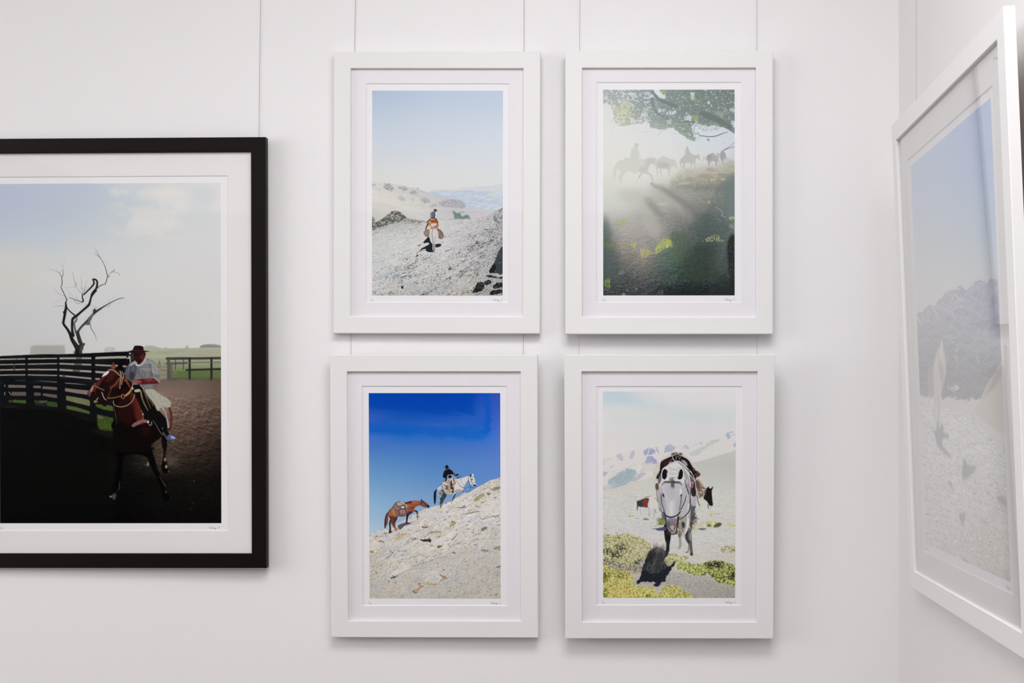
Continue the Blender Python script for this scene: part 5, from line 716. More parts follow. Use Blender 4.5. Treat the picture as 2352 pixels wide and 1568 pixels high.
    # fleece arc
    fl = [(360,440),(370,330),(410,230),(480,150),(560,100),(680,78),(770,90),(850,130),(910,190),(960,280),(1000,350),(1030,400),(1060,500),(1085,580),(1070,650),(1020,690),(970,650),(950,560),(930,470),(860,380),(800,250),(690,190),(600,220),(520,290),(480,400),(440,480),(410,520)]
    c.sp(fl, (198,194,186), 1, 5); c.hairs(fl, 700, 26, -1.3, 3, 7, [(212,208,200),(176,170,160),(206,200,190),(150,144,134)], .55)
    blk = [(410,400),(450,340),(460,240),(480,185),(560,140),(640,110),(700,100),(780,125),(850,170),(900,250),(940,310),(1000,350),(1010,380),(960,400),(940,450),(900,400),(850,330),(800,250),(700,185),(640,200),(560,270),(500,330),(460,400),(430,430)]
    c.sp(blk, (28,22,24), 1, 3); c.sp([(500,190),(600,150),(620,170),(560,230),(510,250)], (66,34,40), .7, 10); c.hairs([(600,70),(780,85),(760,110),(620,110)], 130, 24, -1.4, 1.6, 5, [(40,36,34),(90,84,80)], .8); c.hairs([(900,240),(960,300),(1000,360),(940,400)], 80, 30, 1, 1.5, 8, [(40,30,28),(120,96,80)], .7); c.hairs([(420,340),(470,300),(450,420),(405,410)], 80, 24, 1.6, 1.6, 6, [(30,26,26)], .8)
    for x, y in [(680,125),(705,122),(680,150),(725,150),(735,130),(620,160),(605,185),(590,200),(790,205),(810,230)]: c.ell(x, y, 6, 6, (206,204,204))
    c.sp([(430,430),(470,350),(540,270),(640,190),(660,200),(560,290),(500,380),(470,460),(440,500)], (98,96,104), .95, 4); c.sp([(750,165),(800,175),(835,220),(830,250),(780,210)], (160,152,160), .95, 3); c.line([(540,270),(640,195)], 6, (190,188,190), .8)
    c.sp([(850,390),(880,370),(930,420),(925,480),(870,450)], (84,80,90), .95, 4); c.sp([(860,450),(900,480),(920,520),(905,555),(880,530)], (170,70,116), .95, 3); c.sp([(950,450),(1000,440),(1040,500),(1080,580),(1070,650),(1010,680),(970,620)], (168,146,128), .95, 5); c.hairs([(950,450),(1040,500),(1080,600),(1010,680),(970,620)], 140, 40, .9, 2, 10, [(60,46,40),(206,192,180),(110,86,72)], .75); c.sp([(960,440),(1000,480),(1000,560),(960,540),(950,480)], (80,70,66), .9, 5); c.line([(940,370),(1000,345),(1010,375),(960,410)], 9, (110,70,60), .9); c.line([(965,650),(990,760),(1010,800)], 9, (44,42,42), .9)
    c.sp([(395,500),(430,490),(440,560),(400,575)], (80,64,50), .9, 4); c.line([(415,580),(415,660),(430,740)], 8, (60,54,50), .8)
    # neck, head
    G1 = (186,185,190)
    c.sp([(480,480),(560,240),(640,190),(700,175),(770,210),(850,310),(880,500),(885,700),(880,880),(870,1000),(850,1080),(810,1160),(790,1180),(770,1060),(700,980),(560,960),(500,980),(490,900),(450,880),(435,800),(430,640),(450,540)], (178,177,180), 1, 3)
    c.sp([(500,880),(545,940),(530,1000),(495,990),(480,920)], (84,84,88), .85, 6); c.sp([(780,960),(870,900),(880,700),(870,1050),(830,1140),(790,1060)], (150,149,150), .8, 8); c.line([(850,780),(845,900),(830,1060)], 20, (206,205,204), .8, blur=4); c.sp([(700,960),(770,950),(790,1080),(760,1180),(710,1150)], (150,148,130), .9, 5); c.hairs([(690,970),(760,960),(790,1180),(700,1190)], 160, 34, 1.2, 2, 6, [(206,204,180),(90,88,66),(60,56,48),(170,168,130)], .7); c.sp([(765,1020),(800,1040),(790,1110),(765,1080)], (40,40,44), .9, 4)
    c.line([(850,980),(840,1080),(800,1180),(760,1190)], [24,26,22,16], (210,209,206), 1); c.line([(705,1180),(740,1200),(800,1190)], 8, (110,100,84), .7)
    c.sp([(340,1118),(430,1105),(540,1088),(540,1135),(430,1140),(400,1122)], (70,76,104), .95, 3); c.hairs([(440,990),(540,960),(540,1060),(470,1070)], 120, 46, 3.5, .8, 7, [(120,130,70),(80,90,44),(160,164,100)], .85); c.line([(370,1085),(430,1065),(520,1040)], 7, (150,150,80), .9); c.line([(415,1005),(470,1015),(530,1030)], 7, (120,120,70), .9)
    c.sp([(485,300),(560,240),(640,210),(700,210),(750,250),(780,320),(790,450),(760,480),(500,480),(480,440)], (206,205,204), 1, 4); c.hairs([(560,250),(740,250),(740,440),(560,440)], 90, 44, .4, 1.4, 4, [(150,148,148),(170,168,168),(110,108,108)], .45); c.line([(600,270),(640,300),(700,290)], 5, (130,128,128), .6); c.line([(590,330),(650,350),(715,340)], 5, (150,148,148), .6)
    c.sp([(490,480),(600,470),(760,480),(790,560),(780,700),(750,800),(720,880),(700,950),(695,1050),(680,1130),(650,1165),(610,1165),(580,1140),(550,1080),(545,1000),(530,930),(505,840),(480,740),(470,640),(475,540)], G1, 1, 2)
    c.sp([(560,520),(700,520),(690,640),(650,720),(580,700),(550,620)], (176,176,184), .8, 16); c.line([(620,760),(615,860),(610,930)], [60,60,50], (206,205,208), .8, blur=10); c.sp([(480,640),(520,680),(540,800),(540,900),(500,820)], (160,158,164), .8, 8); c.sp([(740,560),(775,590),(760,640),(730,620)], (212,211,212), .9, 5); c.sp([(690,700),(750,680),(730,820),(690,900)], (170,168,174), .7, 8); c.line([(500,520),(485,600)], 10, (206,205,206), .8)
    c.line([(528,900),(535,980),(542,1060),(556,1130)], [10,14,18,12], (40,38,40), .9); c.line([(704,930),(708,1000),(700,1080),(684,1130)], [10,20,20,10], (36,34,34), .9); c.sp([(556,1130),(600,1172),(655,1172),(690,1120),(700,1180),(610,1200),(550,1180)], (52,50,50), .85, 4)
    c.line([(486,560),(480,660),(500,800),(530,920)], 14, (140,138,146), .6, blur=6); c.line([(775,560),(770,680),(735,820),(705,930)], 16, (132,130,138), .6, blur=6); c.line([(600,520),(610,600),(625,640)], 8, (160,158,164), .5, blur=3); c.hairs([(520,540),(740,540),(700,900),(560,900)], 160, 30, 1.5, .6, 5, [(200,199,204),(166,165,172),(184,183,188)], .35)
    c.sp([(555,980),(690,980),(685,1080),(640,1160),(600,1150),(560,1090)], (118,117,126), .9, 10); c.sp([(560,1010),(600,1030),(590,1080),(560,1060)], (90,88,98), .8, 5); c.sp([(590,1070),(640,1020),(665,1060),(640,1120),(600,1110)], (110,104,112), .8, 5); c.sp([(598,1095),(630,1062),(655,1095),(635,1130),(615,1125)], (196,150,130), 1, 3); c.line([(560,1040),(570,1080),(600,1120),(620,1140)], 9, (40,38,44), .9); c.line([(690,1040),(680,1080),(655,1120)], 10, (44,42,48), .9); c.line([(600,1150),(630,1158),(655,1145)], 12, (70,66,68), .8); c.line([(545,940),(550,1060),(580,1140)], 7, (60,58,62), .8); c.sp([(700,960),(720,970),(705,1060),(690,1000)], (50,48,46), .9, 3)
    for q in ([(485,390),(490,320),(515,290),(545,300),(555,360),(545,410),(520,435),(495,420)],[(705,400),(720,330),(745,290),(770,310),(775,370),(760,420),(725,435),(700,420)]):
        c.sp(q, (22,20,20), 1, 2)
    c.line([(483,410),(482,350),(500,300),(525,285)], 8, (214,213,212)); c.line([(525,285),(550,310),(556,370)], 6, (190,188,188), .9); c.line([(710,400),(722,330),(745,285)], 6, (150,148,148), .8); c.line([(745,285),(775,310),(780,380),(765,425)], 8, (214,213,212))
    c.hairs([(590,400),(660,400),(650,530),(610,530)], 110, 34, 1.4, 1.2, 6, [(70,68,70),(110,108,110),(40,38,40)], .6); c.hairs([(540,290),(560,290),(570,330),(550,330)], 14, 30, 1.5, 1, 6, [(50,50,50)], .8)
    c.sp([(490,625),(505,630),(520,670),(500,672)], (40,36,38)); c.sp([(735,670),(750,640),(762,630),(755,665)], (40,36,38)); c.line([(480,650),(478,740),(500,820)], 7, (60,56,58), .8); c.line([(760,650),(745,760)], 6, (90,86,88), .8)
    c.line([(490,520),(500,490),(560,478),(640,480),(740,490),(760,520)], [6,8,11,13,11,7], (46,42,44)); c.line([(510,465),(600,460),(640,462),(740,470)], 14, (60,56,58), .9); c.line([(515,480),(640,492),(740,485)], 4, (150,146,146), .7)
    c.line([(478,650),(480,760),(510,850),(520,900),(545,935),(600,955),(660,945),(710,915),(730,880)], [7,7,9,12,16,19,17,14,9], (38,34,36)); c.line([(440,560),(440,700),(450,820),(480,880)], 5, (90,86,88), .8); c.line([(470,620),(462,740),(480,860)], 6, (60,58,60), .8); c.line([(450,830),(480,880),(510,900)], 8, (50,48,50), .9)
    c.line([(715,890),(725,855),(760,850),(770,890),(740,905)], 6, (170,166,164)); c.line([(720,915),(745,870)], 12, (54,50,50), .9); c.line([(750,680),(740,780),(725,860)], 8, (58,54,56), .9); c.line([(830,520),(825,640),(790,760),(745,850)], [8,10,11,12], (54,50,52)); c.line([(870,540),(880,700),(865,860),(790,950),(730,980),(720,950)], [8,11,14,11,9,8], (40,36,38)); c.line([(800,440),(820,520),(860,640)], 11, (44,42,44), .9)
    for q in ([(760,260),(830,380),(850,480),(865,600),(870,700)],[(780,260),(850,370),(880,500)],[(700,215),(790,290),(870,370),(930,440)],[(720,180),(800,240),(880,330),(930,410),(935,470)],[(790,430),(820,560),(830,700)]): c.line(q, 8, (208,207,206), .95)
    for q in ([(770,270),(840,400),(858,540)],[(710,200),(800,270),(880,350),(925,420)],[(790,330),(830,430)],[(840,480),(860,620),(868,760)],[(805,440),(815,560)]): c.line(q, 5, (44,40,42), .85)
    c.line([(630,120),(645,160),(700,205),(740,240)], 9, (206,204,202)); c.line([(840,360),(880,320),(900,350)], 7, (200,198,196), .9); c.line([(420,490),(430,560),(425,600)], 7, (120,50,50), .6); c.line([(935,470),(930,560),(940,660)], 14, (40,36,36), .9)
    return c
PIC['grey'] = p_grey

def p_peaks():
    c = Canvas(*CORN['peaks']); X, Y = c.X, c.Y
    # colours here are without glass; the print's black offset later paints veil in
    c.A = c.grid([2097, 2200, 2300, 2334], [210, 330, 430, 530, 620, 720], [[(116,148,196),(112,146,196),(104,140,196),(100,138,196)],[(136,164,200),(126,156,200),(112,148,200),(106,142,198)],[(150,172,198),(140,166,198),(124,158,198),(118,152,196)],[(166,182,194),(158,176,190),(144,168,194),(136,162,194)],[(186,192,196),(180,186,188),(164,178,186),(156,174,186)],[(196,192,190)]*4])
    c.zoom(2080, 600, 5.227); r = c.rock(14, 1.2, 1.6, 4, 4) * .6
    m = c.grid([2110, 2200, 2270, 2334], [640, 690, 740, 800, 860, 930], [[(120,124,150)]*4,[(150,148,158),(138,140,160),(116,122,158),(92,100,150)],[(124,130,142),(116,124,138),(110,120,144),(92,102,142)],[(108,116,128),(100,112,120),(104,114,122),(84,92,116)],[(100,106,116),(92,98,112),(92,98,104),(84,90,98)],[(92,96,108),(84,94,98),(84,92,98),(78,84,90)]]) + (r * 20)[..., None]
    c.rough = (8, 2)
    c.poly([(165,575),(240,545),(320,485),(370,490),(430,410),(480,370),(520,315),(580,300),(620,310),(680,260),(700,235),(720,260),(770,270),(800,285),(840,250),(880,185),(940,155),(1000,180),(1050,180),(1100,145),(1170,175),(1240,200),(1240,1600),(130,1600)], np.clip(m, 20, 215), 1, 2)
    for q in ([(165,600),(200,680),(260,720)],[(230,590),(260,660),(300,740)],[(370,520),(420,590),(440,640)],[(600,360),(620,410)],[(640,350),(720,410)],[(560,530),(570,590)],[(590,520),(620,620)],[(720,470),(700,520)],[(190,640),(220,710)],[(300,600),(320,700)],[(660,1000),(640,1050)],[(655,1100),(670,1280)],[(900,1080),(930,1180)]): c.line(q, (16, 6), (206,196,196), .6, blur=3)
    c.rough = None
    # tent flap at right
    c.sp([(1215,1120),(1130,1270),(1050,1380),(1000,1480),(950,1600),(900,1800),(1400,2000),(1400,1000)], (182,176,168), 1, 3); c.poly([(1200,1150),(1220,1300),(1120,1440),(1000,1560),(960,1600),(1080,1400)], (140,134,116), .8, 8); c.poly([(1100,1410),(1140,1415),(1010,1560)], (120,120,104), .8, 4)
    # ground
    c.zoom(2080, 880, 3.136); g = c.grid([2110, 2200, 2334], [890, 960, 1050, 1150, 1250, 1340], [[(206,200,200)]*3,[(204,200,200),(210,207,206),(196,198,194)],[(204,200,200),(210,206,206),(190,190,186)],[(196,192,192),(200,196,194),(184,182,176)],[(190,186,186),(190,184,180),(180,174,166)],[(184,180,180),(176,170,166),(162,156,146)]])
    k1 = c.rubble(9, 6, .5, 3, 10, 14, 100, .1, .4, (24, 14)); k2 = c.rubble(3.6, 2.6, .4, 9, 12, 14, 80, .18, .45, (14, 9)); g = g + (k1 + k2)[..., None]
    c.put(c.mask([(110,60),(150,68),(240,80),(290,130),(350,170),(420,180),(500,190),(560,270),(640,340),(760,420),(860,480),(860,1600),(60,1600)], 4), np.clip(g, 30, 216))
    for q, col in (([(190,295),(240,320),(250,250),(290,280),(300,330),(335,345),(330,372),(295,375),(290,430),(350,500),(350,515),(300,480),(250,420),(230,340)],(104,106,120)),([(440,560),(455,525),(480,570),(540,575),(500,640),(440,670)],(112,110,112)),([(690,800),(740,790),(770,850),(720,850)],(110,112,110)),([(330,700),(350,690),(375,760)],(130,126,126)),([(410,930),(460,930),(440,1010)],(120,114,106)),([(440,1250),(490,1290),(450,1275)],(110,106,100))): c.sp(q, col, .9, 4)
    # standing animal seen end on
    c.zoom(2080, 600, 5.227)
    c.poly([(478,900),(490,960),(512,1080),(524,1200),(526,1290),(500,1400),(475,1500),(470,1600),(450,1960),(428,1960),(425,1600),(400,1930),(385,1900),(372,1560),(362,1350),(368,1220),(395,1090),(430,990)], (184,176,172), 1, 7); c.sp([(310,1250),(365,1230),(370,1560),(310,1560),(300,1400)], (150,140,138), .8, 8); c.sp([(430,1080),(480,1200),(500,1290),(480,1430),(440,1280)], (150,138,128), .8, 8); c.line([(475,920),(460,1050),(450,1150)], 10, (214,210,208), .8); c.line([(435,1600),(430,1930)], 10, (130,130,132), .8, blur=3); c.line([(465,1600),(455,1940)], 14, (206,202,200), .9, blur=2)
    c.hairs([(540,1480),(640,1440),(700,1500),(560,1520)], 30, 40, -1, 2, 12, [(206,204,204)], .6)
    return c
PIC['peaks'] = p_peaks

# ---------------------------------------------------------------- materials
def mat_new(name):
    m = bpy.data.materials.new(name); m.use_nodes = True; n = m.node_tree.nodes; l = m.node_tree.links
    return m, n, l, n['Principled BSDF']
def paint(name, col, rough=0.6, bump=0.0, scale=300, var=0.0, spec=0.3):
    m, n, l, b = mat_new(name)
    b.inputs['Base Color'].default_value = (*col, 1); b.inputs['Roughness'].default_value = rough
    b.inputs['Specular IOR Level'].default_value = spec
    tc = n.new('ShaderNodeTexCoord'); nz = n.new('ShaderNodeTexNoise'); nz.inputs['Scale'].default_value = scale; nz.inputs['Detail'].default_value = 4
    l.new(tc.outputs['Object'], nz.inputs['Vector'])
    if bump:
        bp = n.new('ShaderNodeBump'); bp.inputs['Strength'].default_value = bump; bp.inputs['Distance'].default_value = 0.0006
        l.new(nz.outputs['Fac'], bp.inputs['Height']); l.new(bp.outputs['Normal'], b.inputs['Normal'])
    if var:
        n2 = n.new('ShaderNodeTexNoise'); n2.inputs['Scale'].default_value = 2.2; l.new(tc.outputs['Object'], n2.inputs['Vector'])
        mr = n.new('ShaderNodeMapRange'); mr.inputs['To Min'].default_value = 1 - var; mr.inputs['To Max'].default_value = 1 + var
        l.new(n2.outputs['Fac'], mr.inputs['Value'])
        hs = n.new('ShaderNodeHueSaturation'); hs.inputs['Color'].default_value = (*col, 1); l.new(mr.outputs['Result'], hs.inputs['Value'])
        l.new(hs.outputs['Color'], b.inputs['Base Color'])
    return m
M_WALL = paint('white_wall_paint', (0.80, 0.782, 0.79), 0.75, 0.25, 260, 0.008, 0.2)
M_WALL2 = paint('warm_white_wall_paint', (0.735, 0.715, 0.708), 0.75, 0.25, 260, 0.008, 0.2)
M_CEIL = paint('ceiling_paint', (0.80, 0.80, 0.80), 0.9)
M_BACK = paint('rear_wall_paint', (0.06, 0.06, 0.06), 0.9)
M_SIDE = paint('grey_side_wall_paint', (0.22, 0.215, 0.21), 0.85)
M_WHITEFRAME = paint('white_lacquer', (0.755, 0.742, 0.742), 0.45, 0.1, 500, 0.0, 0.3)
M_BLACKFRAME = paint('dark_brown_lacquer', (0.0065, 0.0036, 0.003), 0.42, 0.3, 420, 0.0, 0.12)
M_MATWARM = paint('warm_white_mat_board', (0.765, 0.74, 0.738), 0.9, 0.1, 900, 0, 0.1)
M_MATCOOL = paint('cool_white_mat_board', (0.77, 0.748, 0.782), 0.9, 0.1, 900, 0, 0.1)
M_CORE = paint('mat_core', (0.86, 0.85, 0.85), 0.9, 0, 900, 0, 0.1)
M_SHEET = paint('white_photo_paper', (0.80, 0.79, 0.81), 0.8, 0, 900, 0, 0.1)
M_INK = paint('pencil_grey', (0.16, 0.16, 0.17), 0.7)
M_WIRE = paint('grey_steel_wire', (0.36, 0.35, 0.35), 0.5)
M_BOARD = paint('brown_backing_board', (0.30, 0.22, 0.15), 0.9)
M_FELT = paint('grey_felt', (0.30, 0.30, 0.30), 0.95)

def floor_mat():
    m, n, l, b = mat_new('dark_floor_boards')
    tc = n.new('ShaderNodeTexCoord'); mp = n.new('ShaderNodeMapping'); mp.inputs['Scale'].default_value = (1, 9, 1)
    nz = n.new('ShaderNodeTexNoise'); nz.inputs['Scale'].default_value = 5; cr = n.new('ShaderNodeValToRGB')
    cr.color_ramp.elements[0].color = (0.09, 0.06, 0.04, 1); cr.color_ramp.elements[1].color = (0.18, 0.13, 0.09, 1)
    l.new(tc.outputs['Object'], mp.inputs['Vector']); l.new(mp.outputs['Vector'], nz.inputs['Vector']); l.new(nz.outputs['Fac'], cr.inputs['Fac']); l.new(cr.outputs['Color'], b.inputs['Base Color'])
    b.inputs['Roughness'].default_value = 0.5
    return m

def glass_mats(name, ior):
    """thin pane: clear, with the mirror reflection of its two faces by the Fresnel law; edges are plain clear"""
    m = bpy.data.materials.new(name); m.use_nodes = True; n = m.node_tree.nodes; l = m.node_tree.links; n.clear()
    out = n.new('ShaderNodeOutputMaterial'); mx = n.new('ShaderNodeMixShader'); tr = n.new('ShaderNodeBsdfTransparent'); gl = n.new('ShaderNodeBsdfGlossy')
    gl.inputs['Roughness'].default_value = 0.02; fr = n.new('ShaderNodeFresnel')
    ge = n.new('ShaderNodeNewGeometry'); mr = n.new('ShaderNodeMapRange')      # same mirror share from inside and outside
    mr.inputs['To Min'].default_value = ior; mr.inputs['To Max'].default_value = 1 / ior
    l.new(ge.outputs['Backfacing'], mr.inputs['Value']); l.new(mr.outputs['Result'], fr.inputs['IOR'])
    a = n.new('ShaderNodeMath'); a.operation = 'MULTIPLY'; a.inputs[1].default_value = 2.0
    b = n.new('ShaderNodeMath'); b.operation = 'ADD'; b.inputs[1].default_value = 1.0
    d = n.new('ShaderNodeMath'); d.operation = 'DIVIDE'
    l.new(fr.outputs[0], a.inputs[0]); l.new(fr.outputs[0], b.inputs[0]); l.new(a.outputs[0], d.inputs[0]); l.new(b.outputs[0], d.inputs[1])
    l.new(d.outputs[0], mx.inputs[0]); l.new(tr.outputs[0], mx.inputs[1]); l.new(gl.outputs[0], mx.inputs[2]); l.new(mx.outputs[0], out.inputs[0])
    m2 = bpy.data.materials.new(name + '_edge'); m2.use_nodes = True; n = m2.node_tree.nodes; l = m2.node_tree.links; n.clear()
    out = n.new('ShaderNodeOutputMaterial'); tr = n.new('ShaderNodeBsdfTransparent'); l.new(tr.outputs[0], out.inputs[0])
    return m, m2
G_COATED = glass_mats('coated_picture_glass', 1.2)      # low-reflection glazing on the long wall
G_PLAIN = glass_mats('plain_picture_glass', 1.9)

def print_mat(name):
    m = bpy.data.materials.new(name); m.use_nodes = True; n = m.node_tree.nodes; l = m.node_tree.links; n.clear()
    out = n.new('ShaderNodeOutputMaterial'); df = n.new('ShaderNodeBsdfDiffuse'); at = n.new('ShaderNodeAttribute'); at.attribute_name = 'ink'
    l.new(at.outputs['Color'], df.inputs['Color']); l.new(df.outputs[0], out.inputs[0])
    return m

# ---------------------------------------------------------------- mesh helpers
def link(name, me, mats, parent=None):
    for m in mats: me.materials.append(m)
    o = bpy.data.objects.new(name, me); COL.objects.link(o)
    if parent is not None: o.parent = parent
    return o
def mesh_from(name, verts, faces, mi=None):
    me = bpy.data.meshes.new(name); me.from_pydata([tuple(v) for v in verts], [], faces)
    if mi:
        for p, k in zip(me.polygons, mi): p.material_index = k
    me.update(); return me
def rings(name, rs):
    """rs: list of (half width, z0, z1, y); consecutive rectangular rings are joined by quads (mitred corners)"""
    v = []; f = []
    for hw, z0, z1, y in rs: v += [(-hw, y, z1), (hw, y, z1), (hw, y, z0), (-hw, y, z0)]
    for i in range(len(rs)):
        j = (i + 1) % len(rs); a, b = 4 * i, 4 * j
        for k in range(4): f.append((a + k, a + (k + 1) % 4, b + (k + 1) % 4, b + k))
    me = mesh_from(name, v, f); bm = bmesh.new(); bm.from_mesh(me); bmesh.ops.recalc_face_normals(bm, faces=bm.faces); bm.to_mesh(me); bm.free(); return me
def box(name, x0, x1, y0, y1, z0, z1):
    v = [(x0,y0,z0),(x1,y0,z0),(x1,y1,z0),(x0,y1,z0),(x0,y0,z1),(x1,y0,z1),(x1,y1,z1),(x0,y1,z1)]
    f = [(0,1,5,4),(1,2,6,5),(2,3,7,6),(3,0,4,7),(4,5,6,7),(3,2,1,0)]
    return mesh_from(name, v, f)
def tube(name, pts, r, seg=8):
    """round wire through points"""
    v = []; f = []; P = [Vector(p) for p in pts]
    for i, p in enumerate(P):
        d = (P[min(i + 1, len(P) - 1)] - P[max(i - 1, 0)]).normalized(); u = d.orthogonal().normalized(); w_ = d.cross(u)
        for k in range(seg):
            t = 2 * math.pi * k / seg; v.append(p + (u * math.cos(t) + w_ * math.sin(t)) * r)
    for i in range(len(P) - 1):
        for k in range(seg): f.append((i * seg + k, i * seg + (k + 1) % seg, (i + 1) * seg + (k + 1) % seg, (i + 1) * seg + k))
    f.append(tuple(range(seg))[::-1]); f.append(tuple((len(P) - 1) * seg + k for k in range(seg)))
    return mesh_from(name, v, f)
def ribbon(name, strokes, wd, y):
    """handwriting: flat pen strokes, given in metres on the sheet"""
    v = []; f = []
    for s in strokes:
        p = smooth(s, False, 4) if len(s) > 2 else np.array(s, float); b = len(v)
        for i in range(len(p)):
            d = p[min(i + 1, len(p) - 1)] - p[max(i - 1, 0)]; d = d / (np.hypot(*d) + 1e-9); nx, nz = -d[1] * wd / 2, d[0] * wd / 2
            v += [(p[i][0] + nx, y, p[i][1] + nz), (p[i][0] - nx, y, p[i][1] - nz)]
        for i in range(len(p) - 1): f.append((b + 2 * i, b + 2 * i + 1, b + 2 * i + 3, b + 2 * i + 2))
    return mesh_from(name, v, f)

def struct(o):
    o['kind'] = 'structure'; return o

# ---------------------------------------------------------------- the room
WALL_Y, WALL_X, LEFT_X, BACK_Y, TOP = 2.590, 0.635, -4.4, -3.8, 3.2
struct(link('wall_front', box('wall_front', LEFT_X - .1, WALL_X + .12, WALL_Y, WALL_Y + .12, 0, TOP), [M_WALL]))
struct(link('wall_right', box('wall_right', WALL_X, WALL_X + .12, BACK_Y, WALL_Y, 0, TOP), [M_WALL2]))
struct(link('wall_left', box('wall_left', LEFT_X - .12, LEFT_X, BACK_Y, WALL_Y, 0, TOP), [M_SIDE]))
struct(link('wall_back', box('wall_back', LEFT_X, WALL_X, BACK_Y - .12, BACK_Y, 0, TOP), [M_BACK]))
struct(link('floor', box('floor', LEFT_X - .12, WALL_X + .12, BACK_Y - .12, WALL_Y + .12, -.1, 0), [floor_mat()]))
struct(link('ceiling', box('ceiling', LEFT_X - .12, WALL_X + .12, BACK_Y - .12, WALL_Y + .12, TOP, TOP + .1), [M_CEIL]))

# ---------------------------------------------------------------- framed photographs
def lin(c):
    c = np.clip(c / 255.0, 0, 1); return np.where(c <= .04045, c / 12.92, ((c + .055) / 1.055) ** 2.4)

def print_mesh(key, w, z0, z1, y, gain, black):
    """flat paper patch whose vertices carry the printed colours"""
    c = PIC[key](); A = lin(c.A.astype(np.float64)); A = np.clip((A - black) * gain, 0.0015, 0.9)
    H, W = c.H, c.W
    # cell-centred colours -> vertices at cell centres, stretched to the border
    xs = np.linspace(-w / 2, w / 2, W); zs = np.linspace(z1, z0, H)
    co = np.zeros((H, W, 3), np.float32); co[..., 0] = xs[None]; co[..., 1] = y; co[..., 2] = zs[:, None]
    me = bpy.data.meshes.new('image_area'); nf = (W - 1) * (H - 1)
    me.vertices.add(W * H); me.vertices.foreach_set('co', co.ravel())
    i = np.arange(W * H, dtype=np.int32).reshape(H, W)
    q = np.stack([i[:-1, :-1], i[1:, :-1], i[1:, 1:], i[:-1, 1:]], -1).reshape(-1)
    me.loops.add(4 * nf); me.loops.foreach_set('vertex_index', q)
    me.polygons.add(nf); me.polygons.foreach_set('loop_start', np.arange(0, 4 * nf, 4, dtype=np.int32))
    me.update(calc_edges=True)
    at = me.attributes.new('ink', 'FLOAT_COLOR', 'POINT'); at.data.foreach_set('color', np.concatenate([A.reshape(-1, 3), np.ones((W * H, 1))], 1).astype(np.float32).ravel())
    return me

SIG = [[(.5,7.2),(-.6,7.8),(-1.4,6.4),(-.4,5.2),(.5,4.2),(-.3,2.8),(-1.8,3.2)], [(3,4.6),(1.9,4.8),(1.6,3.4),(2.6,3.0),(3.3,4.4),(3.5,3.1),(4.6,4.2),(5.2,7.4),(4.7,7.2),(4.9,3.4),(5.9,3.1),(6.6,4.2),(5.6,4.6)],
       [(6.4,3.6),(7.4,4.4),(7.6,3.2),(8.6,4.3),(8.9,3.2),(9.8,4.0),(9.9,3.2),(10.8,4.4),(10.9,3.4),(11.9,4.4),(11.8,2.2),(10.6,-.6),(9.6,-.2),(10.8,1.6),(12.6,3.0)], [(13.6,4.0),(12.6,3.9),(12.8,2.9),(13.9,3.6),(14.3,2.9),(15.4,3.2)],
       [(18.2,6.4),(18.7,2.9),(19.2,3.4),(21.4,7.0),(22.2,7.2)]]
ED2 = [[(0,7),(.8,8),(.9,5.6)], [(1.4,1.0),(3.6,6.8)], [(4.6,4.4),(5.6,5),(6.0,4),(4.6,1.8),(6.2,1.6),(8.0,1.9)]]
ED20 = [[(0,7),(.8,8),(.9,5.6)], [(1.4,1.0),(3.6,6.8)], [(4.4,4.2),(5.2,4.8),(5.6,4),(4.5,2.0),(6.2,2.0)], [(7.4,4.2),(6.8,3.0),(7.5,2.0),(8.4,2.8),(8.0,4.2),(7.4,4.2)]]

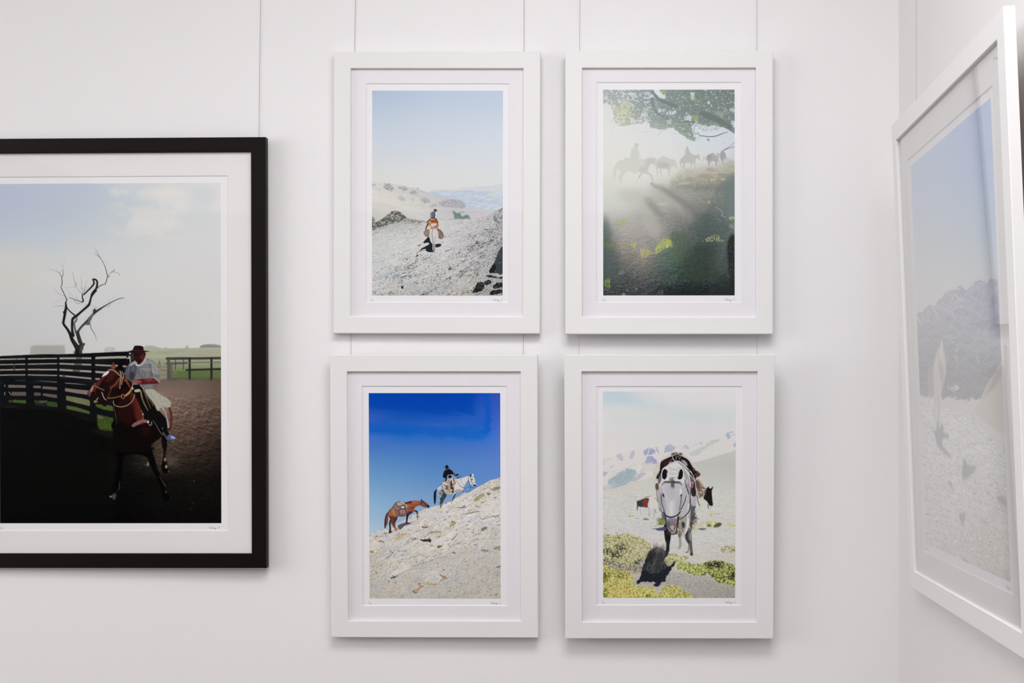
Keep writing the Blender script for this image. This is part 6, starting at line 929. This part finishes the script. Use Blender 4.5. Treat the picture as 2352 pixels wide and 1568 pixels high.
def framed(spec):
    R = Matrix.Rotation(spec['rot'][1], 3, 'Z') @ Matrix.Rotation(spec['rot'][0], 3, 'X') @ Matrix.Rotation(spec['rot'][2], 3, 'Y')
    if spec.get('right'): R = Matrix(((0, 1, 0), (-1, 0, 0), (0, 0, 1))) @ R
    W, H = spec['outer']; T = Vector(spec['pos']) + Vector((0, 0, 1.6))
    base = T + R @ Vector((0, 0, -H / 2))          # bottom centre of the front face
    root = bpy.data.objects.new('framed_photograph', None); COL.objects.link(root); root.empty_display_size = 0.1
    root.matrix_world = Matrix.Translation(base) @ R.to_4x4()
    root['label'] = spec['label']; root['category'] = 'picture'
    if spec.get('group'): root['group'] = spec['group']
    th = spec.get('depth', .020); w2, h2 = spec['inner']; b = .0012; lip = spec.get('lip', .0065)
    zi0 = (H - h2) / 2 + spec.get('idz', 0); zi1 = zi0 + h2
    link('frame', rings('frame', [(W/2, 0, H, b), (W/2 - b, b, H - b, 0), (w2/2 + b, zi0 - b, zi1 + b, 0), (w2/2, zi0, zi1, b), (w2/2, zi0, zi1, lip + .0055), (w2/2 + .006, zi0 - .006, zi1 + .006, lip + .0055), (w2/2 + .006, zi0 - .006, zi1 + .006, th), (W/2, 0, H, th)]), [spec['mat_frame']], root)
    gx = w2 / 2 - .0002
    g = box('glass', -gx, gx, lip, lip + .002, zi0 + .0002, zi1 - .0002); 
    for p in g.polygons: p.material_index = 0 if p.normal.y < -.5 else 1
    link('glass', g, list(G_PLAIN if spec.get('right') else G_COATED), root)
    w3, h3 = spec['mat']; z3 = spec['mat_z0']; y0 = lip + .0022; tb = .0018
    link('mat_board', rings('mat_board', [(gx, zi0 + .0002, zi1 - .0002, y0), (w3/2 + tb, z3 - tb, z3 + h3 + tb, y0), (w3/2, z3, z3 + h3, y0 + tb), (gx, zi0 + .0002, zi1 - .0002, y0 + tb)]), [spec['mat_board']], root)
    ys = y0 + tb + .0002
    sh = link('paper_sheet', box('paper_sheet', -gx, gx, ys, ys + .0004, zi0 + .0004, zi1 - .0004), [M_SHEET], root)
    w4, h4 = spec['print']; z4 = spec['print_z0']
    me = print_mesh(spec['key'], w4, z4, z4 + h4, ys - .00008, spec['gain'], spec.get('black', 0.0))
    link('printed_image', me, [print_mat('ink_' + spec['key'])], sh)
    k = spec.get('pen', 1.0) * .001; dx, dz = spec.get('sig', (-.021, -.0145))
    link('signature', ribbon('signature', [[(w4/2 + dx + a * k, z4 + dz + c_ * k) for a, c_ in s] for s in SIG], .00042, ys - .0001), [M_INK], sh)
    link('edition_number', ribbon('edition_number', [[(-w4/2 + spec.get('ed', -.003) + a * k, z4 + dz + c_ * k) for a, c_ in s] for s in spec['edition']], .00042, ys - .0001), [M_INK], sh)
    link('backing_board', box('backing_board', -gx - .004, gx + .004, ys + .0006, min(th - .001, ys + .004), zi0 - .004, zi1 + .004), [M_BOARD], root)
    return root

def place(cx, y, cz): return (cx / 1000, y / 1000, cz / 1000)
WH = dict(outer=(.4763, .6495), inner=(.3984, .5720), print=(.3026, .4735), mat_frame=M_WHITEFRAME, lip=.005)
GRP = 'white framed photographs in two rows on the long wall'
framed(dict(WH, key='pass', depth=.0180, pos=place(-435.33, 2568.04, 501.71), rot=(.0005, -.0053, .002), mat=(.3290, .5030), mat_z0=.0735, print_z0=.0882, mat_board=M_MATCOOL, edition=ED2, gain=1.0, group=GRP,
    label='white framed photograph of a rider on a white pack horse crossing pale gravel'))
framed(dict(WH, key='dust', pos=place(99.59, 2556.91, 499.6), rot=(-.0009, -.0022, -.0002), mat=(.3310, .5040), mat_z0=.0745, print_z0=.0895, mat_board=M_MATCOOL, edition=ED20, gain=0.96, group=GRP,
    label='white framed photograph of riders in sunlit dust under a leafy dark branch'))
framed(dict(WH, key='ridge', pos=place(-439.42, 2556.09, -197.57), rot=(.0186, -.0092, .0001), mat=(.3310, .5030), mat_z0=.0735, print_z0=.0882, mat_board=M_MATCOOL, edition=ED2, gain=1.2, group=GRP,
    label='white framed photograph of a rider climbing a rocky slope under deep blue sky'))
framed(dict(WH, key='grey', pos=place(99.57, 2535.49, -198.2), rot=(.0497, -.0054, -.0002), mat=(.3290, .4990), mat_z0=.0770, print_z0=.0920, mat_board=M_MATCOOL, edition=ED2, gain=1.19, group=GRP,
    label='white framed photograph of a grey horse facing forward before snowy mountains'))
k = 1.0166
framed(dict(key='corral', outer=(.7195*k, .9742*k), inner=(.6531*k, .9091*k), print=(.5079*k, .7728*k), mat=(.5375*k, .8027*k), mat_z0=.0850*k, print_z0=.1005*k, pos=place(-1173.04*k, 2525.92*k, 129.88*k), rot=(-.0003, -.0182, -.0021),
    mat_frame=M_BLACKFRAME, mat_board=M_MATWARM, edition=ED20, gain=1.10, pen=1.1, lip=.006, depth=.017, sig=(-.027, -.0155),
    label='large black framed photograph of a rider on a brown horse beside a wooden corral'))
framed(dict(key='peaks', right=True, outer=(.716, .995), inner=(.647, .9154), print=(.507, .779), mat=(.5395, .8093), mat_z0=.090, print_z0=.106, pos=place(592.66, 2044.2, 115.0), rot=(.0423, -.0023, .0028),
    mat_frame=M_WHITEFRAME, mat_board=M_MATWARM, edition=ED20, gain=0.85, black=-0.36, lip=.006, depth=.018,  # negative black lifts the whole print, painting reflected glass veil into its colours
    label='large white framed photograph of bluish mountain peaks hanging on the right wall'))

# ---------------------------------------------------------------- hanging wires
def px(x, y, Y): return ((x - 1437) / F_PX * Y, Y, 1.6 - (y - 942) / F_PX * Y)
def wire(pts, label, group='hanging wires on the long wall'):
    o = link('hanging_wire', tube('hanging_wire', pts, .0005), [M_WIRE])
    o['label'] = label; o['category'] = 'wire'; o['group'] = group; return o
def main_wire(pp, Yt, Ys, label):
    # pp: photo pixels from top to bottom; the wire runs on up to the ceiling
    (x0, y0), (x1, y1) = pp[0], pp[1]
    a = px(x0, y0, Yt); s = (TOP - .001 - a[2]); b = px(x1, y1, Yt); d = (a[0] - b[0]) / (a[2] - b[2])
    pts = [(a[0] + d * s, Yt, TOP - .001), a]
    n = len(pp)
    for i in range(1, n): pts.append(px(*pp[i], Ys[i - 1]))
    return wire(pts, label)
main_wire([(598.5, 0), (594.5, 340)], 2.5885, (2.5885,), 'thin grey wire holding the black framed picture from above')
main_wire([(816.5, 0), (814, 150), (806.3, 764), (806.3, 850)], 2.5890, (2.5890, 2.5892, 2.5735), 'thin grey wire at the left side of the two left white framed pictures')
main_wire([(1203.5, 0), (1203.5, 150), (1202.5, 764), (1202, 850)], 2.5890, (2.5890, 2.5892, 2.5735), 'thin grey wire at the right side of the rider on gravel picture')
main_wire([(1332, 0), (1331.5, 150), (1330, 766), (1329.5, 850)], 2.5800, (2.5800, 2.5802, 2.5435), 'thin grey wire at the left side of the dusty riders picture')
main_wire([(1738.5, 0), (1738.5, 150), (1738.8, 766), (1738.8, 850)], 2.5800, (2.5800, 2.5802, 2.5420), 'thin grey wire at the right side of the dusty riders picture')
o = wire([(.6035, .6035 * F_PX / (2104.6 - 1437), TOP - .001), (.6035, .6035 * F_PX / (2104.6 - 1437), 1.6 + .58)], 'thin grey wire holding the large white framed picture on the right wall'); del o['group']
